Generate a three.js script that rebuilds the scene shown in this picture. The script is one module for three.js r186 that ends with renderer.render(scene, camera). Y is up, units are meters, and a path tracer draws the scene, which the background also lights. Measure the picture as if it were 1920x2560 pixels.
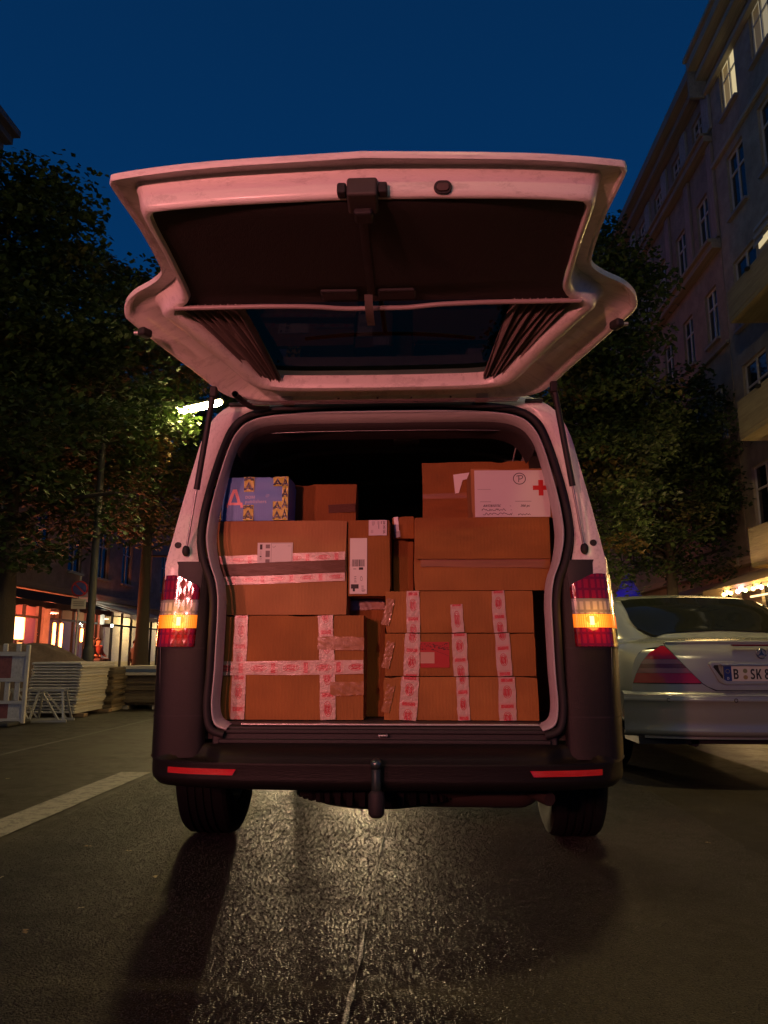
import * as THREE from 'three';
import { RoundedBoxGeometry } from 'three/addons/geometries/RoundedBoxGeometry.js';
import { mergeGeometries, toCreasedNormals } from 'three/addons/utils/BufferGeometryUtils.js';
import { MarchingCubes } from 'three/addons/objects/MarchingCubes.js';
import { RectAreaLightUniformsLib } from 'three/addons/lights/RectAreaLightUniformsLib.js';

// ---------------------------------------------------------------- camera, sky, light
const rad = THREE.MathUtils.degToRad;
const scene = new THREE.Scene();
const camera = new THREE.PerspectiveCamera(67.3, 0.75, 0.05, 400);
camera.position.set(0.11, 0.80, 0);
camera.rotation.order = 'YXZ';
camera.rotation.set(rad(10.6), rad(2.5), 0);
const renderer = new THREE.WebGLRenderer({ antialias: true });
renderer.toneMapping = THREE.LinearToneMapping;
renderer.toneMappingExposure = 1;
renderer.shadowMap.enabled = true;
RectAreaLightUniformsLib.init();
{ // dusk sky: clear air after sunset, deepest overhead
  const W = 64, H = 64, d = new Float32Array(W * H * 4);
  for (let j = 0; j < H; j++) for (let i = 0; i < W; i++) {
    const el = ((j + .5) / H - .5) * Math.PI, t = Math.max(0, Math.sin(el)), k = (j * W + i) * 4;
    const m = Math.pow(t, .8);
    d[k] = .0003 + .0014 * m; d[k + 1] = .0470 - .0310 * m; d[k + 2] = .1800 - .1230 * m; d[k + 3] = 1;
  }
  const sky = new THREE.DataTexture(d, W, H, THREE.RGBAFormat, THREE.FloatType);
  sky.mapping = THREE.EquirectangularReflectionMapping; sky.magFilter = sky.minFilter = THREE.LinearFilter; sky.needsUpdate = true;
  scene.background = sky; scene.environment = sky;
  scene.backgroundIntensity = 1; scene.environmentIntensity = 1;
}
const sun = new THREE.DirectionalLight(0x8fb4ff, 0.006); // the last of the afterglow
sun.position.set(-30, 18, -60); sun.shadow.radius = 30; sun.castShadow = true; scene.add(sun);
Object.assign(sun.shadow.camera, { left: -40, right: 40, top: 40, bottom: -40, far: 160 });

// ---------------------------------------------------------------- helpers
let seed = 7;
const rnd = () => { seed = (seed * 1664525 + 1013904223) >>> 0; return seed / 4294967296; };
const rr = (a, b) => a + (b - a) * rnd();
const C = (r, g, b) => new THREE.Color().setRGB(r, g, b);
const mat = (r, g, b, rough = .7, metal = 0, o = {}) => new THREE.MeshPhysicalMaterial({ color: C(r, g, b), roughness: rough, metalness: metal, side: THREE.DoubleSide, ...o });
const glow = (r, g, b, k = 1) => new THREE.MeshStandardMaterial({ color: C(.2, .2, .2), roughness: .5, emissive: C(r, g, b), emissiveIntensity: k });
const used = {};
const numbered = n => { const k = used[n] = (used[n] ?? -1) + 1; return k ? `${n}_${String(k).padStart(3, '0')}` : n; };
function shade(o) { o.traverse(c => { if (c.isMesh) { c.castShadow = true; c.receiveShadow = true; } }); return o; }
function thing(name, label, category, pos = [0, 0, 0], turn = 0, group) {
  const o = new THREE.Group(); o.name = numbered(name); o.position.set(...pos); o.rotation.y = turn;
  o.userData = { label, category }; if (group) o.userData.group = group; scene.add(o); return o;
}
function part(name, geo, m, parent, label) {
  const o = new THREE.Mesh(Array.isArray(geo) ? merge(geo) : geo, m); o.name = name; o.castShadow = o.receiveShadow = true;
  if (label) o.userData.label = label; parent.add(o); return o;
}
function single(name, geo, m, label, category, pos = [0, 0, 0], turn = 0, group) {
  const o = part(numbered(name), geo, m, scene); o.position.set(...pos); o.rotation.y = turn;
  o.userData = { label, category }; if (group) o.userData.group = group; return o;
}
function struct(name, geo, m) { const o = part(numbered(name), geo, m, scene); o.userData.kind = 'structure'; return o; }
function merge(list) {
  const gs = list.map(g => { const n = g.index ? g.toNonIndexed() : g.clone(); for (const k of Object.keys(n.attributes)) if (!['position', 'normal', 'uv'].includes(k)) n.deleteAttribute(k);
    if (!n.attributes.uv) n.setAttribute('uv', new THREE.BufferAttribute(new Float32Array(n.attributes.position.count * 2), 2)); return n; });
  return mergeGeometries(gs);
}
const bx = (x0, x1, y0, y1, z0, z1, r = 0) => {
  const w = x1 - x0, h = y1 - y0, d = z1 - z0;
  const g = r ? new RoundedBoxGeometry(w, h, d, 2, Math.min(r, w / 2.01, h / 2.01, d / 2.01)) : new THREE.BoxGeometry(w, h, d);
  return g.translate((x0 + x1) / 2, (y0 + y1) / 2, (z0 + z1) / 2);
};
const V = (x, y, z) => new THREE.Vector3(x, y, z);
function bar(a, b, r, seg = 10, r2 = r) { // round bar from a to b
  const A = V(...a), B = V(...b), d = B.clone().sub(A), L = d.length();
  const g = new THREE.CylinderGeometry(r2, r, L, seg).translate(0, L / 2, 0);
  return g.applyQuaternion(new THREE.Quaternion().setFromUnitVectors(V(0, 1, 0), d.normalize())).translate(...a);
}
function sbar(a, b, w, h) { // square bar
  const A = V(...a), B = V(...b), d = B.clone().sub(A), L = d.length();
  const m = new THREE.Matrix4().lookAt(B, A, Math.abs(d.y / L) > .95 ? V(1, 0, 0) : V(0, 1, 0));
  return new THREE.BoxGeometry(w, h, L).translate(0, 0, L / 2).applyMatrix4(m).translate(...a);
}
const tube = (pts, r, seg = 40, rs = 8, closed = false) => new THREE.TubeGeometry(new THREE.CatmullRomCurve3(pts.map(p => V(...p)), closed), seg, r, rs, closed);
function sheet(rows, o = {}) { // rows of equal-length 3-D points -> smooth surface
  const n = rows.length, m = rows[0].length, p = [], uv = [], ix = [];
  rows.forEach((r, j) => r.forEach((q, i) => { p.push(q[0], q[1], q[2]); o.uv ? uv.push(...o.uv(q, i / (m - 1), j / (n - 1))) : uv.push(i / (m - 1), j / (n - 1)); }));
  for (let j = 0; j < n - 1; j++) for (let i = 0; i < m - 1; i++) { const a = j * m + i, b = a + 1, c = a + m, d = c + 1; o.flip ? ix.push(a, b, c, b, d, c) : ix.push(a, c, b, b, c, d); }
  const g = new THREE.BufferGeometry();
  g.setAttribute('position', new THREE.Float32BufferAttribute(p, 3)); g.setAttribute('uv', new THREE.Float32BufferAttribute(uv, 2)); g.setIndex(ix); g.computeVertexNormals();
  return o.crease ? toCreasedNormals(g, o.crease) : g;
}
function dense(pts, n = 4) { // Catmull-Rom subdivision with n steps a segment
  const out = [], P = i => pts[Math.max(0, Math.min(pts.length - 1, i))];
  for (let i = 0; i < pts.length - 1; i++) for (let k = 0; k < n; k++) {
    const t = k / n, a = P(i - 1), b = P(i), c = P(i + 1), d = P(i + 2);
    out.push(b.map((_, q) => .5 * (2 * b[q] + (c[q] - a[q]) * t + (2 * a[q] - 5 * b[q] + 4 * c[q] - d[q]) * t * t + (3 * b[q] - a[q] - 3 * c[q] + d[q]) * t * t * t)));
  }
  out.push(pts[pts.length - 1].slice()); return out;
}
const both = half => [...half, ...half.slice(0, -1).reverse().map(p => [-p[0], ...p.slice(1)])]; // right half (centre first, centre last) -> loop
const lerp = (a, b, t) => a + (b - a) * t;
const smooth = (a, b, x) => { const t = Math.max(0, Math.min(1, (x - a) / (b - a))); return t * t * (3 - 2 * t); };
function table(pts, x) { if (x <= pts[0][0]) return pts[0][1]; for (let i = 1; i < pts.length; i++) if (x <= pts[i][0]) return lerp(pts[i - 1][1], pts[i][1], (x - pts[i - 1][0]) / (pts[i][0] - pts[i - 1][0])); return pts[pts.length - 1][1]; }
// value noise (tileable when per is set)
const hsh = (x, y, s = 0) => { let h = (x * 374761393 + y * 668265263 + s * 1442695041) | 0; h = Math.imul(h ^ (h >>> 13), 1274126177); return ((h ^ (h >>> 16)) >>> 0) / 4294967296; };
function vn(x, y, per = 0, s = 0) {
  const xi = Math.floor(x), yi = Math.floor(y), fx = x - xi, fy = y - yi, w = v => per ? ((v % per) + per) % per : v;
  const u = fx * fx * (3 - 2 * fx), v = fy * fy * (3 - 2 * fy);
  return lerp(lerp(hsh(w(xi), w(yi), s), hsh(w(xi + 1), w(yi), s), u), lerp(hsh(w(xi), w(yi + 1), s), hsh(w(xi + 1), w(yi + 1), s), u), v);
}
function tex(n, f, o = {}) { // f(u, v) in 0..1 -> [r, g, b] in 0..1 (stored as they are)
  const d = new Uint8Array(n * n * 4);
  for (let j = 0; j < n; j++) for (let i = 0; i < n; i++) { const c = f(i / n, j / n), k = (j * n + i) * 4; d[k] = c[0] * 255; d[k + 1] = c[1] * 255; d[k + 2] = c[2] * 255; d[k + 3] = 255; }
  const t = new THREE.DataTexture(d, n, n); t.wrapS = t.wrapT = THREE.RepeatWrapping; t.magFilter = THREE.LinearFilter; t.minFilter = THREE.LinearMipmapLinearFilter; t.generateMipmaps = true;
  if (o.srgb) t.colorSpace = THREE.SRGBColorSpace; if (o.rep) t.repeat.set(...o.rep); t.needsUpdate = true; return t;
}
const rep = (t, x, y) => { const c = t.clone(); c.repeat.set(x, y); c.needsUpdate = true; return c; };
function canvas(w, h, draw) {
  const c = document.createElement('canvas'); c.width = w; c.height = h; const x = c.getContext('2d'); draw(x, w, h);
  const t = new THREE.CanvasTexture(c); t.colorSpace = THREE.SRGBColorSpace; t.anisotropy = 8; return t;
}
const grey = v => [v, v, v];

// ---------------------------------------------------------------- shared textures
const fineT = tex(256, (u, v) => grey(.35 * vn(u * 128, v * 128, 128) + .4 * vn(u * 64, v * 64, 64, 3) + .25 * vn(u * 16, v * 16, 16, 5)));
const blotT = tex(256, (u, v) => grey(.45 + .55 * (.4 * vn(u * 8, v * 8, 8, 9) + .35 * vn(u * 24, v * 24, 24, 11) + .25 * vn(u * 100, v * 100, 100, 13))), { srgb: false });
// crushed stone in tar: rounded grains of different height
const N_A = 1024, grainCells = 250;
const grain = (u, v) => {
  const x = u * grainCells, y = v * grainCells, xi = Math.floor(x), yi = Math.floor(y); let best = 9, id = 0;
  for (let a = -1; a <= 1; a++) for (let b = -1; b <= 1; b++) { const cx = ((xi + a) % grainCells + grainCells) % grainCells, cy = ((yi + b) % grainCells + grainCells) % grainCells;
    const dx = xi + a + .15 + .7 * hsh(cx, cy, 1) - x, dy = yi + b + .15 + .7 * hsh(cx, cy, 2) - y, d = dx * dx + dy * dy; if (d < best) { best = d; id = hsh(cx, cy, 3); } }
  return [Math.sqrt(best), id];
};
const asphaltBump = tex(N_A, (u, v) => { const [d, id] = grain(u, v); return grey(Math.max(0, Math.min(1, (.35 + .65 * id) * Math.max(0, 1 - d * d * 2.2) * .9 + .1 * vn(u * 500, v * 500, 500, 21)))); });
const asphaltCol = tex(N_A, (u, v) => { const [d, id] = grain(u, v), t = d < .42 ? .55 + .45 * hsh(Math.floor(id * 9973), 5, 7) : .38, b = .75 + .25 * vn(u * 12, v * 12, 12, 23); return [t * b, t * b * .97, t * b * .92]; });
const asphaltRough = tex(512, (u, v) => grey(.62 + .30 * vn(u * 10, v * 10, 10, 31) * vn(u * 40, v * 40, 40, 33) + .1 * hsh(Math.floor(u * 512), Math.floor(v * 512), 4)));

// ---------------------------------------------------------------- shared materials
const grimeT = tex(512, (u, v) => { const n = .5 * vn(u * 14, v * 14, 14, 81) + .3 * vn(u * 50, v * 50, 50, 83) + .2 * vn(u * 160, v * 160, 160, 85), t = 1 - .15 * smooth(.50, .80, n) - .10 * hsh(Math.floor(u * 512), Math.floor(v * 512), 9) * smooth(.45, .7, n); return [t, t * .985, t * .95]; });
const m_white = mat(.74, .74, .72, .34, 0, { clearcoat: .5, clearcoatRoughness: .16 });
const m_gate = mat(.72, .72, .70, .36, 0, { clearcoat: .4, clearcoatRoughness: .2, map: rep(grimeT, 17, 1), bumpMap: rep(fineT, 30, 2), bumpScale: .0005 });
const m_flange = mat(.46, .47, .48, .45, 0, { clearcoat: .2, map: rep(grimeT, 8, 1) });
const m_black = mat(.010, .010, .010, .55, 0, { bumpMap: rep(fineT, 6, 6), bumpScale: .0004 });
const m_plastic = mat(.008, .0078, .007, .48, 0, { specularIntensity: .6, bumpMap: rep(fineT, 5, 5), bumpScale: .0006 });
const m_rubber = mat(.012, .012, .012, .7);
const m_tyre = mat(.007, .007, .007, .9, 0, { specularIntensity: .3 });
const m_trim = mat(.030, .024, .022, .85, 0, { bumpMap: rep(fineT, 8, 8), bumpScale: .001 });
const m_dark = mat(.012, .012, .011, .8);
const m_steel = mat(.42, .42, .42, .35, .9);
const m_chassis = mat(.018, .016, .015, .7);
const m_glass = mat(.030, .050, .028, .03, 0, { specularIntensity: .35, transmission: 1, thickness: 0, ior: 1.5 });
const m_tint = mat(.012, .014, .010, .06, 0, { specularIntensity: .45 });
// ---------------------------------------------------------------- ground
{
  const uvm = q => [q[0] / 1.7, q[2] / 1.7];
  const nx = 40, nz = 60, rows = [];
  for (let j = 0; j <= nz; j++) { const r = [], z = lerp(30, -120, Math.pow(j / nz, 1)); for (let i = 0; i <= nx; i++) r.push([lerp(-60, 60, i / nx), 0, z]); rows.push(r); }
  const m = mat(.042, .036, .026, .68, 0, { map: asphaltCol, bumpMap: asphaltBump, bumpScale: .0018, roughnessMap: asphaltRough, specularIntensity: .22 });
  const g = sheet(rows, { uv: uvm, flip: true });
  struct('road', g, m);
  { // loose grit and proud stones of the worn surface, thickest where the picture shows them one by one
    seed = 4242; const n = 280000, g = new THREE.OctahedronGeometry(1, 0), im = new THREE.InstancedMesh(g, mat(1, 1, 1, .40, 0, { specularIntensity: .8 }), n), q = new THREE.Quaternion(), e = new THREE.Euler(), M4 = new THREE.Matrix4(), col = new THREE.Color();
    for (let i = 0; i < n; i++) { const z = -1.3 - 4.6 * Math.pow(rnd(), 1.2), x = rr(-1.7, 1.5), s = rr(.0009, .0023); e.set(rnd() * 6, rnd() * 6, rnd() * 6); q.setFromEuler(e); M4.compose(V(x, s * .12, z), q, V(s * rr(.8, 1.4), s * rr(.6, 1), s)); im.setMatrixAt(i, M4); const c = .030 + .075 * rnd() * rnd(); im.setColorAt(i, col.setRGB(c, c * .95, c * .84)); }
    im.name = 'road_grit'; im.userData = { kind: 'stuff', label: 'fine grit and proud stones of the worn asphalt', category: 'grit' }; im.castShadow = im.receiveShadow = true; scene.add(im);
  }
  const seamM = mat(.12, .115, .10, .5, 0, { bumpMap: rep(asphaltBump, 1, 1), bumpScale: .003 });
  const sr = []; for (let k = 0; k <= 300; k++) { const z = 1.5 - k * .05, x = -.052 + .010 * (vn(k * .35, 2) - .5) - .008 * (z + 3) * .3, w = .0004 + .0085 * smooth(.30, .8, vn(k * .55, 7)) * (.4 + .6 * vn(k * 1.7, 3)); sr.push([[x - w, .004, z], [x, .0065, z], [x + w, .004, z]]); }
  struct('tar_seam', sheet(sr, { uv: uvm, flip: true }), seamM);
  const sm2 = mat(.085, .08, .072, .6, 0, { bumpMap: rep(asphaltBump, 1, 1), bumpScale: .003 }), s2 = [];
  for (let k = 0; k <= 100; k++) { const z = 2 - k * .4, x = -3.30 + .03 * (vn(k * .4, 9) - .5); s2.push([[x - .02, .004, z], [x + .02, .004, z]]); }
  struct('tar_seam', sheet(s2, { uv: uvm, flip: true }), sm2);
  // lane dashes, worn white paint
  const paint = mat(.19, .175, .14, .6, 0, { bumpMap: asphaltBump, bumpScale: .0025, map: tex(512, (u, v) => { const t = .45 + .55 * smooth(.25, .55, .6 * vn(u * 60, v * 60, 60, 41) + .4 * vn(u * 200, v * 200, 200, 43)); return grey(t); }) });
  for (const [z0, z1] of [[-5.52, -2.2], [-14.5, -11.2], [-23.5, -20.2]]) {
    const r = []; for (let k = 0; k <= 12; k++) { const z = lerp(z1, z0, k / 12); r.push([[-1.97 + .006 * vn(k, 3), .005, z], [-1.76 + .006 * vn(k, 8), .005, z]]); }
    struct('lane_marking', sheet(r, { uv: uvm, flip: true }), paint);
  }
  // pavements with kerbs
  const pave = mat(.17, .16, .15, .8, 0, { map: blotT, bumpMap: rep(fineT, 2, 2), bumpScale: .002 });
  const kerbM = mat(.24, .235, .225, .75, 0, { bumpMap: rep(fineT, 3, 3), bumpScale: .002 });
  const slab = (x0, x1) => { const rows = []; for (let j = 0; j <= 40; j++) rows.push([[x0, .13, lerp(25, -90, j / 40)], [x1, .13, lerp(25, -90, j / 40)]]); return sheet(rows, { uv: q => [q[0] / 2, q[2] / 2], flip: true }); };
  struct('pavement', slab(-30, -6.15), pave); struct('pavement', slab(3.65, 30), pave);
  for (const [x0, x1] of [[-6.15, -6.0], [3.5, 3.65]]) {
    const k = struct('kerb', bx(x0 + .01, x1 - .01, -.1, .10, -90, 25), kerbM);
    for (let i = 0; i < 26; i++) { const z = 2 - i; part('kerb_stone', bx(x0, x1, -.05, .133 + .004 * hsh(i, x0 > 0 ? 1 : 2), z - .992, z, .012), kerbM, k); }
  }
}
// ---------------------------------------------------------------- the van
const van = thing('delivery_van', 'white van with raised tailgate, its load bay packed with cardboard boxes, hazard lights on', 'van', [-0.018, 0, 0]);
{
  // cross-section of the body: half width over height
  const sec = [[.36, .915], [.45, .928], [.75, .950], [1.0, .952], [1.11, .946], [1.15, .934], [1.175, .912], [1.20, .900], [1.45, .852], [1.62, .802], [1.74, .752], [1.83, .685], [1.90, .565], [1.945, .36], [1.965, .15], [1.97, 0]];
  const kxT = [[2.86, .868], [2.875, .876], [2.91, .886], [3.0, .910], [3.1, .937], [3.2, .963], [3.3, .983], [3.45, .997], [3.55, 1], [6.9, 1], [7.2, .97], [7.5, .92], [7.68, .82], [7.74, .70]];
  const kyT = [[2.86, .90], [2.875, .915], [2.91, .93], [3.0, .955], [3.3, 1], [6.2, 1], [6.6, .95], [7.0, .45], [7.2, .12], [7.4, .0], [7.74, 0]];
  const loT = [[7.3, 1], [7.5, .95], [7.68, .84], [7.74, .75]];
  const axles = [-3.75, -6.75];
  const bodyPt = (z, y, x) => {
    const d = -z; let yy = y > 1.2 ? 1.2 + (y - 1.2) * table(kyT, d) : y; yy *= table(loT, d);
    for (const a of axles) { const q = Math.abs(z - a); if (q < .41) yy = Math.max(yy, .33 + Math.sqrt(.41 * .41 - q * q)); }
    const kb = table(kxT, d), ku = table([[1.12, .868], [1.2, .905], [1.48, .915], [1.59, .931], [1.70, .956], [1.81, .985], [1.88, 1.03], [1.97, 1.03]], y), kx = d < 4 ? kb + (ku - .868) * (1 - kb) / .132 : kb;
    return [x * kx, yy, z - (yy > 1.15 ? (yy - 1.15) * .2 * smooth(3.6, 2.86, d) : 0)];
  };
  const zs = [-2.86, -2.868, -2.88, -2.90, -2.94, -3.0, -3.1, -3.2];
  for (const a of axles) for (let k = -10; k <= 10; k++) zs.push(a - .41 * Math.sin(k / 10 * Math.PI / 2) - 0.0001);
  for (const z of [-4.3, -4.8, -5.3, -5.8, -6.2, -7.2, -7.3, -7.4, -7.5, -7.6, -7.68, -7.74]) zs.push(z);
  zs.sort((a, b) => b - a);
  const prof = dense(sec.map(([y, x]) => [x, y]), 3);
  const loop = [...prof, ...prof.slice(0, -1).reverse().map(([x, y]) => [-x, y])];
  const body = part('body', sheet(zs.map(z => loop.map(([x, y]) => bodyPt(z, y, x))), { crease: .6, flip: false }), m_white, van);
  part('nose', sheet([0, .5, 1].map(f => loop.map(([x, y]) => { const p = bodyPt(-7.74, y, x); return [p[0] * (1 - f), lerp(p[1], .55, f), p[2] - .02 * f]; }))), m_white, van);
  // side windows, windscreen band, door seams
  for (const s of [-1, 1]) {
    for (const [z0, z1] of [[-5.75, -4.55], [-6.75, -5.95]]) {
      const rows = [1.24, 1.32, 1.42, 1.52, 1.60].map(y => [0, .25, .5, .75, 1].map(t => { const z = lerp(z0, z1, t); const x = table([[1.20, .900], [1.45, .852], [1.62, .802]], y); const p = bodyPt(z, y, x); return [s * (p[0] + .004), p[1], p[2]]; }));
      part('side_window', sheet(rows), m_tint, body);
    }
    part('side_rail', bx(s * .9525 - .006, s * .9525 + .006, .985, 1.005, -5.6, -3.5), m_black, body);
    part('rubbing_strip', bx(s * .944 - .012, s * .944 + .012, .50, .58, -6.25, -4.25, .008), m_plastic, body);
    const mir = part('wing_mirror', bx(s * 1.06 - .09, s * 1.06 + .09, 1.08, 1.36, -6.75, -6.62, .04), m_black, van);
    part('mirror_glass', bx(s * 1.06 - .07, s * 1.06 + .07, 1.11, 1.33, -6.625, -6.612), mat(.6, .6, .6, .03, 1), mir);
  }
  part('windscreen', sheet([-6.62, -6.75, -6.9, -7.05].map(z => [-.62, -.3, 0, .3, .62].map(x => { const d = -z, top = 1.2 + .77 * table(kyT, d); return [x * lerp(1, 1.15, (z + 6.62) / -.43), top - .02 - .06 * x * x + .012, z + .004]; }))), m_tint, body);

  // rear frame: pillars and header round the opening
  const lean = y => -2.86 - (y > 1.15 ? (y - 1.15) * .2 : 0);
  const inH = [[0, 1.739], [.25, 1.739], [.44, 1.736], [.53, 1.715], [.578, 1.672], [.610, 1.59], [.640, 1.42], [.652, 1.31], [.650, 1.225], [.631, 1.14], [.610, 1.078], [.600, 1.00], [.601, .887], [.604, .742], [.609, .635], [.598, .578], [.560, .556]];
  const lipH = [[0, 1.800], [.25, 1.796], [.44, 1.780], [.545, 1.757], [.604, 1.705], [.640, 1.61], [.675, 1.45], [.692, 1.33], [.693, 1.235], [.668, 1.14], [.645, 1.08], [.632, 1.00], [.632, .887], [.635, .742], [.640, .620], [.624, .545], [.575, .524]];
  const sealH = [[0, 1.826], [.25, 1.822], [.45, 1.808], [.560, 1.782], [.625, 1.728], [.662, 1.632], [.699, 1.465], [.717, 1.335], [.717, 1.23], [.695, 1.13], [.668, 1.065], [.654, .99], [.654, .887], [.657, .742], [.662, .61], [.645, .53], [.585, .505]];
  const outI = i => { // matching point on the body's rear edge
    const yT = [1.90, 1.895, 1.885, 1.85, 1.80, 1.70, 1.52, 1.36, 1.24, 1.14, 1.07, .99, .887, .742, .61, .53, .50][i];
    let best = null; for (const [x, y] of prof) { const p = bodyPt(-2.86, y, x); if (!best || Math.abs(p[1] - yT) < Math.abs(best[1] - yT)) best = p; } return best;
  };
  const roofEdge = [[0, 0], [.22, 0], [.40, 0], [.51, 0]].map(([x]) => { let best = null; for (const [px, y] of prof) { const p = bodyPt(-2.86, y, px); if (!best || Math.abs(p[0] - x) < Math.abs(best[0] - x)) best = p; } return [best[0], best[1]]; });
  const outH = inH.map((_, i) => i < 4 ? roofEdge[i] : outI(i).slice(0, 2));
  const D = h => dense(h, 4), din = D(inH), dlip = D(lipH), dseal = D(sealH), dout = D(outH);
  const at3 = (pts, dz) => pts.map(([x, y]) => [x, y, lean(y) + dz]);
  const mirror = pts => [...pts.slice().reverse().map(p => [-p[0], p[1], p[2]]), ...pts.slice(1)];
  const F = (a, b, t) => a.map((p, i) => [lerp(p[0], b[i][0], t), lerp(p[1], b[i][1], t)]);
  part('rear_pillar_frame', sheet([at3(dout, 0), at3(F(dout, dseal, .25), .007), at3(F(dout, dseal, .7), .004), at3(dseal, -.012)].map(r => mirror(r.slice(0, 41))), { flip: true }), m_gate, van);
  part('rain_channel', sheet([mirror(at3(dseal, -.012)), mirror(at3(F(dseal, dlip, .3), -.028)), mirror(at3(dlip, -.016))], { flip: true }), m_black, van);
  // the flange inside the seal, turning into the load bay
  part('opening_flange', sheet([mirror(at3(F(dlip, din, .36), .002)), mirror(at3(F(dlip, din, .44), .009)), mirror(at3(F(dlip, din, .58), .006)), mirror(at3(F(dlip, din, .88), -.022)), mirror(at3(din, -.055))], { flip: true }), m_flange, van);
  const sealC = at3(F(dseal, dlip, .80), .004);
  part('door_seal', (() => { const pts = mirror(sealC).map(p => V(...p)); return new THREE.TubeGeometry(new THREE.CatmullRomCurve3(pts), 220, .0135, 8, false); })(), m_rubber, van);
  part('inner_roof_lip', sheet([mirror(at3(din.slice(0, 20), -.05)), mirror(at3(din.slice(0, 20), -.05).map(p => [p[0] * .985, p[1] - .026, p[2] - .01])), mirror(at3(din.slice(0, 20), -.05).map(p => [p[0] * .97, p[1] - .03, p[2] - .14]))], { flip: true }), m_trim, van);
  part('chrome_edge', tube([[-.50, 1.705, -3.045], [-.25, 1.711, -3.047], [0, 1.712, -3.048], [.25, 1.711, -3.047], [.50, 1.705, -3.045]], .0016, 30, 6), m_steel, van);
  for (const s of [-1, 1]) { // rubber plugs in the pillars
    const g = new THREE.CylinderGeometry(.012, .013, .012, 18).rotateX(Math.PI / 2).translate(s * .782, 1.214, lean(1.214) + .006); part('pillar_plug', g, m_rubber, van);
    part('roof_corner_cap', bx(s * .60 - .035, s * .60 + .035, 1.80, 1.815, -2.995, -2.965, .005), m_black, van);
  }

  // wrap-round lamps and plastic trim of the rear corners
  const plan = dense([[.652, -2.880], [.668, -2.862], [.72, -2.851], [.785, -2.851], [.822, -2.861], [.846, -2.886], [.864, -2.935], [.880, -2.99], [.896, -3.04]], 4);
  const lampPlan = dense([[.695, -2.868], [.703, -2.846], [.74, -2.840], [.79, -2.841], [.826, -2.852], [.851, -2.880], [.870, -2.932], [.886, -2.99], [.901, -3.04]], 4);
  const taper = y => y > .83 ? 1 - (y - .83) * .07 : 1;
  const wrap = (pl, y0, y1, s, topFn, n = 8, off = 0) => sheet(Array.from({ length: n + 1 }, (_, j) => pl.map(([x, z]) => { const yt = topFn ? Math.min(lerp(y0, y1, j / n), topFn(x)) : lerp(y0, y1, j / n); return [s * (x * (x > .69 ? taper(yt) : 1) + off), yt, z + off]; })), { flip: s < 0, uv: (q, i, j) => [i * 1.0, (q[1] - .8) * 5] });
  const lensGrid = tex(128, (u, v) => { const a = Math.abs(((u * 16) % 1) - .5), b = Math.abs(((v * 5) % 1) - .5), t = (a > .36 || b > .38 ? .55 : 1) * (.62 + .38 * vn(u * 5, v * 3, 0, 71)); return [t, t, t]; });
  const redLens = mat(.26, .004, .008, .12, 0, { clearcoat: 1, clearcoatRoughness: .04, bumpMap: tex(128, (u, v) => grey(.5 + .5 * Math.max(Math.sin(u * Math.PI * 2 * 16), Math.sin(v * Math.PI * 2 * 4)) * .5)), bumpScale: .0011, map: lensGrid });
  const clearLens = mat(.50, .48, .47, .16, 0, { clearcoat: 1, clearcoatRoughness: .05, bumpMap: redLens.bumpMap, bumpScale: .0011, map: lensGrid });
  const amberMap = canvas(256, 128, (x, w, h) => {
    x.fillStyle = '#e8560c'; x.fillRect(0, 0, w, h);
    for (let i = 0; i < w; i += 6) { const q = 1 - Math.min(1, Math.abs(i / w - .30) / .32); x.fillStyle = `rgba(255,${150 + 75 * q | 0},${30 + 70 * q | 0},${.2 + .7 * q})`; x.fillRect(i, 0, 4.5, h); }
    x.fillStyle = 'rgba(230,90,0,.55)'; for (let j = 0; j < h; j += 14) x.fillRect(0, j, w, 3);
    x.fillStyle = 'rgba(214,80,0,.9)'; x.beginPath(); x.ellipse(80, 50, 15, 40, 0, 0, 7); x.fill();
    x.fillStyle = '#fff3c8'; x.fillRect(74, 20, 10, 84);
  });
  const amber = new THREE.MeshStandardMaterial({ color: C(.5, .2, .02), roughness: .15, emissive: C(1, 1, 1), emissiveMap: amberMap, emissiveIntensity: 1.15 });
  const lampTop = x => 1.098 - .038 * smooth(.80, .69, x) - .016 * smooth(.712, .692, x);
  for (const s of [-1, 1]) {
    const col = part('corner_trim', wrap(plan, .44, 1.135, s, x => x < .70 ? 1.135 : .832, 14), m_plastic, van);
    part('trim_cap', wrap(plan, 1.03, 1.150, s, x => 1.150 - .03 * smooth(.70, .66, x), 6, -.002), m_black, col);
    for (const y of [.826, .583]) part('panel_gap', wrap(plan, y, y + .005, s, null, 1, .001), m_rubber, col);
    const lamp = part('tail_lamp', wrap(lampPlan.map(([x, z]) => [x, z - .006]), .832, 1.10, s, lampTop, 10), m_dark, van);
    part('lens', wrap(lampPlan, .834, .9005, s, lampTop), redLens, lamp, 'red lower lens');
    const am = part('lens', wrap(lampPlan, .9015, .950, s, lampTop), amber, lamp, 'lit amber indicator lens');
    am.geometry.attributes.uv.array.forEach((_, i, a) => { if (i % 2) { const y = am.geometry.attributes.position.getY((i - 1) / 2); a[i] = (y - .9015) / .0485; } });
    part('lens', wrap(lampPlan, .951, 1.006, s, lampTop), clearLens, lamp, 'clear reversing lens');
    part('lens', wrap(lampPlan, 1.007, 1.10, s, lampTop), redLens, lamp, 'red upper lens');
    const l = new THREE.PointLight(C(1, .42, .06), .05); l.position.set(s * .775 - .018, .926, -2.79); l.shadow.radius = 2; l.castShadow = true; scene.add(l);
  }

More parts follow.
